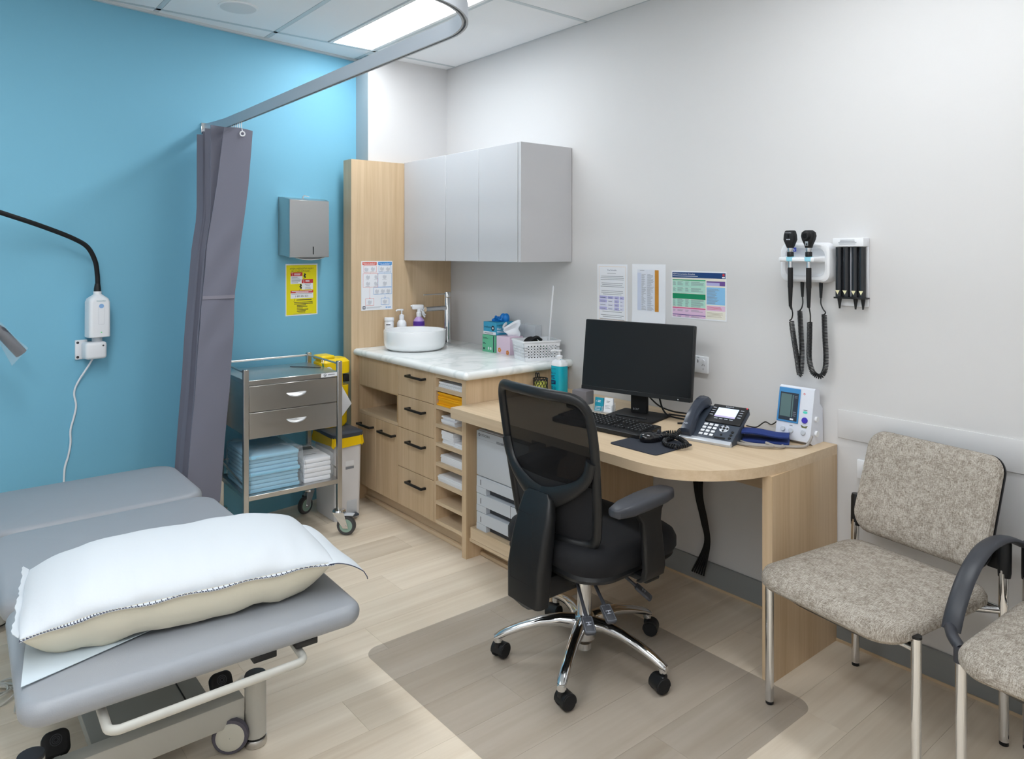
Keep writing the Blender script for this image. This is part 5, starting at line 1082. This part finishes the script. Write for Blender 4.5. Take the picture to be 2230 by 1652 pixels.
for s_ in (1, -1):
    q = spline([(s_*.0, 0, .625), (s_*.055, 0, .64), (s_*.11, 0, .665), (s_*.16, 0, .695), (s_*.198, 0, .735), (s_*.217, 0, .79)], 5); b.loft(sect(q, [.04-.018*min(1, i/16) for i in range(len(q))], .011, -.008, False))
b.build('yoke', BLACK, t)
b = oc(); R = []
for z, hx, y0, dp in ((.262, .03, -.262, .018), (.268, .07, -.266, .026), (.29, .083, -.268, .03), (.4, .088, -.262, .032), (.5, .086, -.245, .028), (.58, .082, -.228, .022), (.635, .07, -.216, .016), (.65, .05, -.212, .01)):
    R.append([(x, y0+y, z+(.03*abs(x)/.09 if z < .28 else 0)) for x, y in rrect(hx, dp, min(.018, dp*.8), 4)])
b.loft(R); sp_ = b.build('back_spine', BLACK, t)
b = oc(); b.ring(-.06, .36, .115, .24, .0016, 0, frame((0, -.2965, 0), (1, 0, 0), (0, 0, 1), (0, -1, 0))); b.build('cover_seam', BLACKM, sp_)
for s_ in (1, -1):
    R = []
    for u, hx, z, th in ((-.158, .012, .642, .01), (-.15, .026, .643, .015), (-.1, .041, .648, .019), (-.02, .045, .655, .02), (.06, .044, .66, .019), (.1, .036, .661, .017), (.122, .018, .661, .012)):
        R.append([((.305 if s_ > 0 else -.285)+x, u-.02+(.07 if s_ < 0 else 0), z+y+.004*math.cos(x*30)) for x, y in rrect(hx, th, min(hx, th)*.75, 5)])
    b = oc(); b.loft(R); ap = b.build('armrest', CHARC, t)
    b = oc(); R = []
    for z, y0, hy, x_ in ((.375, .03, .05, .27), (.39, .03, .05, .29), (.42, .028, .05, .298), (.5, .02, .047, .298), (.58, .01, .045, .298), (.612, .0, .06, .298), (.638, -.01, .085, .298)):
        R.append([(s_*(x_-(.02 if s_ < 0 else 0))+x, y0+y+(.06 if s_ < 0 else 0), z) for x, y in rrect(.012, hy, .008, 4)])
    b.loft(R); b.build('armrest_post', BLACK, ap)
    b = oc(); b.box(s_*.19-.1, s_*.19+.1, .0, .07, .368, .388, bev=.006); b.build('armrest_bracket', BLACK, t)

# ================================================================ visitor chairs
def visitor(lab, cx, cy, th, arms):
    t = thing('visitor_chair', lab, 'chair', (cx, cy, 0), th, 'woven visitor chairs'); T = rotz(th, (cx, cy, 0))
    def vc(): b = MB(); b.M = T; return b
    X, Y0, Y1 = .244, -.223, .223
    z0 = .003
    for sx in (-1, 1):
        b = vc(); b.cyl((sx*X, Y0, .012), (sx*X, Y0, .438), .0135, n=18); b.cyl((sx*X, Y0, z0), (sx*X, Y0, .014), .0125, n=16, mi=1); b.cyl((sx*X, Y0, .437), (sx*X, Y0, .4435), .014, n=18, mi=1); b.build('leg', [CHROME, BLACK], t)
        b = vc(); b.tube(spline([(sx*X, Y1, .012), (sx*X, Y1, .3), (sx*X, Y1-.003, .45), (sx*X, Y1+.004, .6)], 5), .0135, 18); b.cyl((sx*X, Y1, 0.0005), (sx*X, Y1, .014), .0125, n=16, mi=1); b.build('leg', [CHROME, BLACK], t)
        b = vc(); b.tube([(sx*X, Y1+.002, .5), (sx*X, Y1+.004, .515), (sx*X, Y1+.006, .6), (sx*X, Y1+.0065, .61)], [.0165, .018, .018, .0155], 18); b.box(min(sx*X, sx*(X-.05)), max(sx*X, sx*(X-.05)), Y1, Y1+.024, .515, .595, bev=.005); b.build('back_socket', BLACK, t)
        b = vc(); b.tube([(sx*(X-.012), Y0+.012, .4), (sx*(X-.06), Y0+.03, .395), (sx*(X-.06), Y1-.05, .395), (sx*X, Y1, .4)], .0105, 12); b.build('side_rail', CHROME, t)
    b = vc(); b.cyl((-X, Y0+.012, .4), (X, Y0+.012, .4), .01, n=12); b.cyl((-X, Y1, .4), (X, Y1, .4), .01, n=12); b.build('cross_rail', CHROME, t)
    b = vc(); R = []
    for i, z in ((.085, .38), (.065, .385), (.035, .408), (.006, .426), (.0, .432)): R.append([(x, y-.022*(1-(x/.24)**2)*(1 if y < -.1 else 0), z) for x, y in rrect(.236-i, .25-i, .07, 8, 0, -.055)])
    b.loft(R); b.build('seat_shell', BLACK, t)
    b = vc(); R = []
    for i, z in ((.012, .424), (.0, .436), (.0, .452), (.008, .466), (.025, .475), (.06, .482), (.12, .486), (.2, .487)): R.append([(x, y-.024*(1-(x/.24)**2)*(1 if y < -.1 else 0), z-.012*max(0, -(y+.055)/.25-.5)) for x, y in rrect(.24-i, .254-i, max(.075-i, .01), 8, 0, -.055)])
    b.loft(R); b.build('seat_cushion', FABRIC, t)
    ta = math.radians(20); BK = Matrix.Translation((0, .265, .667)) @ Matrix.Rotation(-ta, 4, 'X') @ Matrix.Rotation(PI/2, 4, 'X')   # local x width, y up, z forward
    def back(zs, grow=0):
        R = []
        for i, z in zs:
            R.append([(x, y-(.03*(1-(x/.23)**2) if y < -.05 else 0)+(.012*(1-(x/.23)**2) if y > .1 else 0), z+.03*(x/.23)**2) for x, y in rrect(.222+grow-i, .166+grow-i, .05, 8)])
        return R
    b = vc(); b.loft(back([(.02, -.016), (.004, -.01), (0, -.002), (0, .004)], .001), M=BK); b.build('back_shell', BLACK, t)
    b = vc(); b.loft(back([(.004, .003), (0, .012), (.006, .026), (.022, .036), (.06, .042), (.12, .045)]), M=BK); b.build('back_cushion', FABRIC, t)
    if arms:
        for sx in (-1, 1):
            b = vc(); b.tube([(sx*X, Y0, .405), (sx*X, Y0, .445)], .0175, 16); b.tube(spline([(sx*X, Y0, .438), (sx*(X+.03), Y0+.025, .45), (sx*(X+.052), Y0+.06, .455)], 4), .015, 12)
            pa = spline([(sx*(X+.05), Y0+.06, .448), (sx*(X+.048), Y0+.085, .5), (sx*(X+.046), Y0+.135, .56), (sx*(X+.044), Y0+.2, .605), (sx*(X+.042), Y0+.28, .628), (sx*(X+.03), Y0+.37, .63), (sx*(X+.006), Y1+.0, .6)], 5)
            R = []
            for i, p in enumerate(pa):
                tg = (pa[min(i+1, len(pa)-1)]-pa[max(i-1, 0)]).normalized(); sd = Vector((1, 0, 0)); up = tg.cross(sd).normalized()
                R.append([p+sd*(.025*math.cos(a))+up*(.0095*math.sin(a)) for a in [2*PI*k/14 for k in range(14)]])
            b.loft(R); b.build('armrest', CHARC, t)
visitor('armless woven oatmeal visitor chair beside the desk end panel', 2.9635, -.3745, math.radians(-9.07), False)
visitor('woven oatmeal visitor chair with black arms cut off by the right edge', 3.523, -.395, math.radians(-3), True)

# ================================================================ treatment couch
t = thing('treatment_couch', 'grey upholstered three-section treatment couch with castors along the blue wall', 'couch', (1.3, -2.17, 0))
YC = -2.138; HY = .393
MB().slab(.27, .368, .10, .428, .5, .028, 5, cx=.655, cy=YC-.025, n=8, crown=.006).build('upholstered_section', VINYL, t)
MB().slab(.325, .372, .09, .428, .5, .028, 5, cx=1.26, cy=YC-.021, n=8, crown=.006).build('upholstered_section', VINYL, t)
S3 = Matrix.Translation((1.595, YC, .5)) @ Matrix.Translation((.285, 0, 0)) @ Matrix.Rotation(math.radians(-2), 4, 'Z') @ Matrix.Translation((-.285, 0, 0))
MB().slab(.29, HY+.006, .055, -.056, 0, .027, 6, M=S3, cx=.285, n=8, crown=.004).build('head_section', VINYL, t)
b = MB()
for y in (-2.36, -1.98): b.box(.45, 1.58, y-.02, y+.02, .385, .425)
b.box(.5, 1.5, -2.4, -1.94, .4, .4249); b.build('top_frame', POWDER, t)
b = MB(); b.M = S3; b.box(.04, .5, -.3, .3, -.07, -.056)
b.build('section_board', POWDERD, t)
for x, y in ((.55, .235), (.55, .125), (.52, -.25)):
    b = MB(); b.M = S3; b.box(x-.02, x+.012, y-.03, y+.03, -.07, -.052, bev=.003); b.build('rubber_stop', BLACK, t)
b = MB().box(.9, 1.35, -2.28, -2.06, .13, .385, bev=.01); b.box(.7, 1.5, -2.24, -2.1, .3, .39, bev=.01); b.build('lift_column', POWDERD, t)
b = MB().box(.55, 1.768, -2.345, -2.03, .1, .135, bev=.003)
b.build('base_plate', POWDERD, t)
b = MB()
for y in (-2.09, -2.285): b.box(1.45, 1.73, y-.002, y+.002, .1352, .1362)
b.build('plate_slot', BLACK, t)
MB().box(1.768, 1.822, -2.455, -1.958, .078, .152, bev=.004).build('cross_beam', POWDER, t)
MB().box(.5, .555, -2.455, -1.9, .078, .152, bev=.004).build('cross_beam', POWDER, t)
for x, y in ((1.818, -1.925), (1.813, -2.49), (.53, -1.9), (.53, -2.47)):
    b = MB().lathe([(.0305, .028), (.031, .03), (.031, .2), (.029, .201)], 28, (x, y, 0)).lathe([(.033, .0015), (.0335, .008), (.0335, .018), (.031, .022)], 28, (x, y, 0), mi=1).lathe([(.0295, .02), (.0295, .029)], 24, (x, y, 0), mi=2)
    ps = b.build('post', [POWDER, STEEL, BLACK], t)
    MB().lathe([(.0315, .199), (.032, .203), (.03, .209), (.001, .2095)], 28, (x, y, 0)).build('post_cap', CHARC, ps)
WGR = mat('wheel_ivory', (212, 210, 198), rough=.35); WTY = mat('wheel_tyre_slate', (88, 86, 98), rough=.5)
def castor(x, y, an):
    M = rotz(an, (x, y, 0)); b = MB(); b.M = M
    b.cyl((0, 0, .095), (0, 0, .14), .0135, n=16); b.cyl((0, 0, .1), (0, 0, .104), .0145, n=16, mi=1); b.box(-.018, .014, -.009, .009, .05, .1, bev=.005); cs_ = b.build('castor', [POWDER, BLACK], t)
    for s_ in (-1, 1):
        b = MB(); W = M @ frame((.022, s_*.016, .0525), (1, 0, 0), (0, 0, 1), (0, -s_, 0)); b.M = W
        b.lathe([(.001, -.015), (.03, -.0145), (.039, -.012), (.041, -.01)], 30, mi=0, cap=False); b.lathe([(.041, -.0105), (.049, -.0095), (.052, -.004), (.052, .004), (.048, .007), (.03, .008), (.001, .008)], 30, mi=1)
        b.build('wheel', [WGR, WTY], cs_)
castor(1.793, -2.01, math.radians(62)); castor(1.793, -2.40, math.radians(62)); castor(.53, -2.0, .4); castor(.53, -2.38, .4)
for y in (-1.995, -2.425):
    FP = frame((1.722, y, .158), (0, 1, 0), Vector((-.62, 0, .78)), Vector((.78, 0, .62)))
    b = MB(); b.slab(.033, .034, .02, -.016, .016, .01, 3, M=FP); b.box(1.73, 1.78, y-.008, y+.008, .128, .142, bev=.002, mi=1); pd = b.build('brake_pedal', [BLACKM, POWDER], t)
    b = MB(); b.M = FP
    for r in (.0135, .009, .005): b.tube([(r*math.cos(a), .008+r*math.sin(a), .0162) for a in [2*PI*k/20 for k in range(20)]], .0011, 5, closed=True)
    b.build('pedal_rings', CHARC, pd)
hp = [(2.03, -1.932, .442), (2.075, -1.93, .43), (2.165, -1.926, .41)]+[(2.165+.022*math.sin(a), -1.948+.022*math.cos(a), .408) for a in (.4, .8, 1.2, 1.57)]+[(2.188, -2.36, .408)]+[(2.165+.022*math.cos(a), -2.36-.022*math.sin(a), .408) for a in (.4, .8, 1.2, 1.57)]+[(2.075, -2.385, .43), (2.03, -2.386, .442)]
MB().tube(hp, .0105, 12).build('push_handle', POWDER, t)
b = MB(); b.grid(lambda u, v: (1.7+.07*u, -1.95+.05*v, .1365+.02*math.sin(5*u)*math.sin(4*v)+.02*u), 6, 6, .001); b.cyl((1.735, -1.935, .15), (1.76, -1.915, .155), .009, n=10, mi=1)
ob = b.build('plastic_scrap', [CLEARP, CYANC], t)

# pillow: long cushion in a loose non-woven cover with an overlocked seam
PM_ = Matrix.Translation((1.79, -2.13, .505)) @ Matrix.Rotation(math.radians(-8), 4, 'Z')
rng = np.random.RandomState(7); ph = rng.rand(12)*6.28
def prof_(u, v):
    a = max(0, 1-abs(u)**2.6)**.5; c = max(0, 1-abs(v)**3.2)**.55; return a*c
def rim(u, v): return (.255*u*(1-.02*abs(v)**3), .375*v*(1-.02*abs(u)**4))
def wr(u, v): return .006*math.sin(9*v+4*u+ph[0])*abs(u)+.005*math.sin(17*v+ph[1]+2*u)*u*u+.004*math.sin(23*v-6*u+ph[2])*abs(u)**3
def zr(u, v): return .088+.012*u-.06*max(0, -v-.6)-.02*max(0, v-.7)
def top(i, j):
    u, v = math.sin((i*2-1)*PI/2), math.sin((j*2-1)*PI/2); x, y = rim(u, v); return (x, y, zr(u, v)+.066*prof_(u, v)+.45*wr(u, v)*prof_(u, v)**.5+max(0, u-.1)*prof_(u, v)**.5*(.005*math.sin(21*v+3*u+2*math.sin(5*v))+.0035*math.sin(37*v+1)))
def bot(i, j):
    u, v = math.sin((i*2-1)*PI/2), math.sin((j*2-1)*PI/2); x, y = rim(u, v); q = prof_(u, v); z = zr(u, v)-.09*min(1, q*1.9)+1.3*wr(u, v)*q
    return (x*(1+.05*q), y, max(0.0, z))
CREAM = mat('pillow_cream', (226, 220, 200), rough=.85, bump=.2, bscale=60); COVER = mat('pillow_cover_white', (207, 212, 217), rough=.85, bump=.15, bscale=80)
t = thing('pillow', 'long white pillow in a disposable cover lying on the couch head end', 'pillow', tuple(PM_.to_translation()))
b = MB(); b.M = PM_; b.grid(top, 34, 44); b.build('cover_top', COVER, t)
b = MB(); b.M = PM_; b.grid(lambda i, j: bot(1-i, j), 34, 44); b.build('cover_underside', CREAM, t)
b = MB(); b.M = PM_
def fin(u, v): x, y = rim(1, -1+2*u); return (x+.012*v, y, zr(1, -1+2*u)-.002+.003*math.sin(30*u)*v)
b.grid(fin, 60, 1, .0012); b.build('seam_edge', COVER, t)
b = MB(); b.M = PM_
for k in range(110):
    v0 = -1+2*k/110; a = Vector(fin((v0+1)/2, .95)); c = Vector(fin((v0+1)/2, .2)); c2 = Vector(fin((v0+1)/2+.006, .95)); o_ = Vector((0, 0, .0016))
    if k % 2 == 0 or k < 30: b.tube([a+o_, c+o_], .0011, 4, cap=False)
    b.tube([a+o_, c2+o_], .0012, 4, cap=False)
b.build('overlock_stitching', mat('stitch_navy', (60, 64, 84), rough=.8), t, kind='stuff')
b = MB(); b.M = PM_                                    # loose corner of the cover at the aisle end
def flap(u, v):
    return (-.10+.36*u, .352+.1*v*(.45+.55*u), .088-.006*u+.012*math.sin(2.2*u)-.03*v*v*(.4+u)+.004*math.sin(9*u))
b.grid(flap, 16, 6, .0012)
b.tube([Vector(flap(1, k/8)) for k in range(9)]+[Vector(flap(1, 1))+Vector((.01, .006, -.012)), Vector(flap(1, 1))+Vector((.004, .01, -.022))], .0014, 5, mi=1)
b.build('cover_corner', [COVER, MATS['stitch_navy']], t)
b = MB(); b.M = PM_
def tail(u, v): return (-.02+.27*u+.09*v*(u), -.365-.02*v*(1-u)+.34*(1-u)*0+.24*v, .005+.05*(1-u)*(1-v)*0+.012*(1-v)+.002*math.sin(12*u))
def tail(u, v): return (.12+.20*u*(1-v*.75), -.362+.36*v, .0035+.003*math.sin(5*u+3*v))
b.grid(tail, 10, 14, .0012); b.build('cover_flap', see('thin_nonwoven_sheet', (222, 234, 242), .72, rough=.9, spec=.1), t)

b = MB(); b.M = PM_                                    # open end of the cover
b.grid(lambda u, v: (-.25+.5*u, -.37-.014*v*(1+.12*math.sin(23*u)+.1*math.sin(61*u)), zr(2*u-1, -1)+.004*math.sin(14*u)+.012*v), 40, 2, .0012); b.build('cover_end', COVER, t)
# cables on the floor beyond the couch
b = MB(); cx_, cy_ = 1.05, -2.50
for k in range(3): b.tube([(cx_+(.075-.012*k)*math.cos(a), cy_+(.055-.006*k)*math.sin(a)-.01*k, .006+.006*k+.02*max(0, math.sin(a+k))) for a in [2*PI*i/24 for i in range(24)]], .004, 6, closed=True)
b.tube(spline([(.7, -2.7, .006), (.85, -2.62, .006), (.98, -2.55, .02), (1.06, -2.46, .012), (1.2, -2.47, .006)], 6), .004, 6)
solo('floor_cables', b, POWDER, 'grey cable loops on the dark floor behind the couch', 'cable', base=(1.05, -2.5, 0))
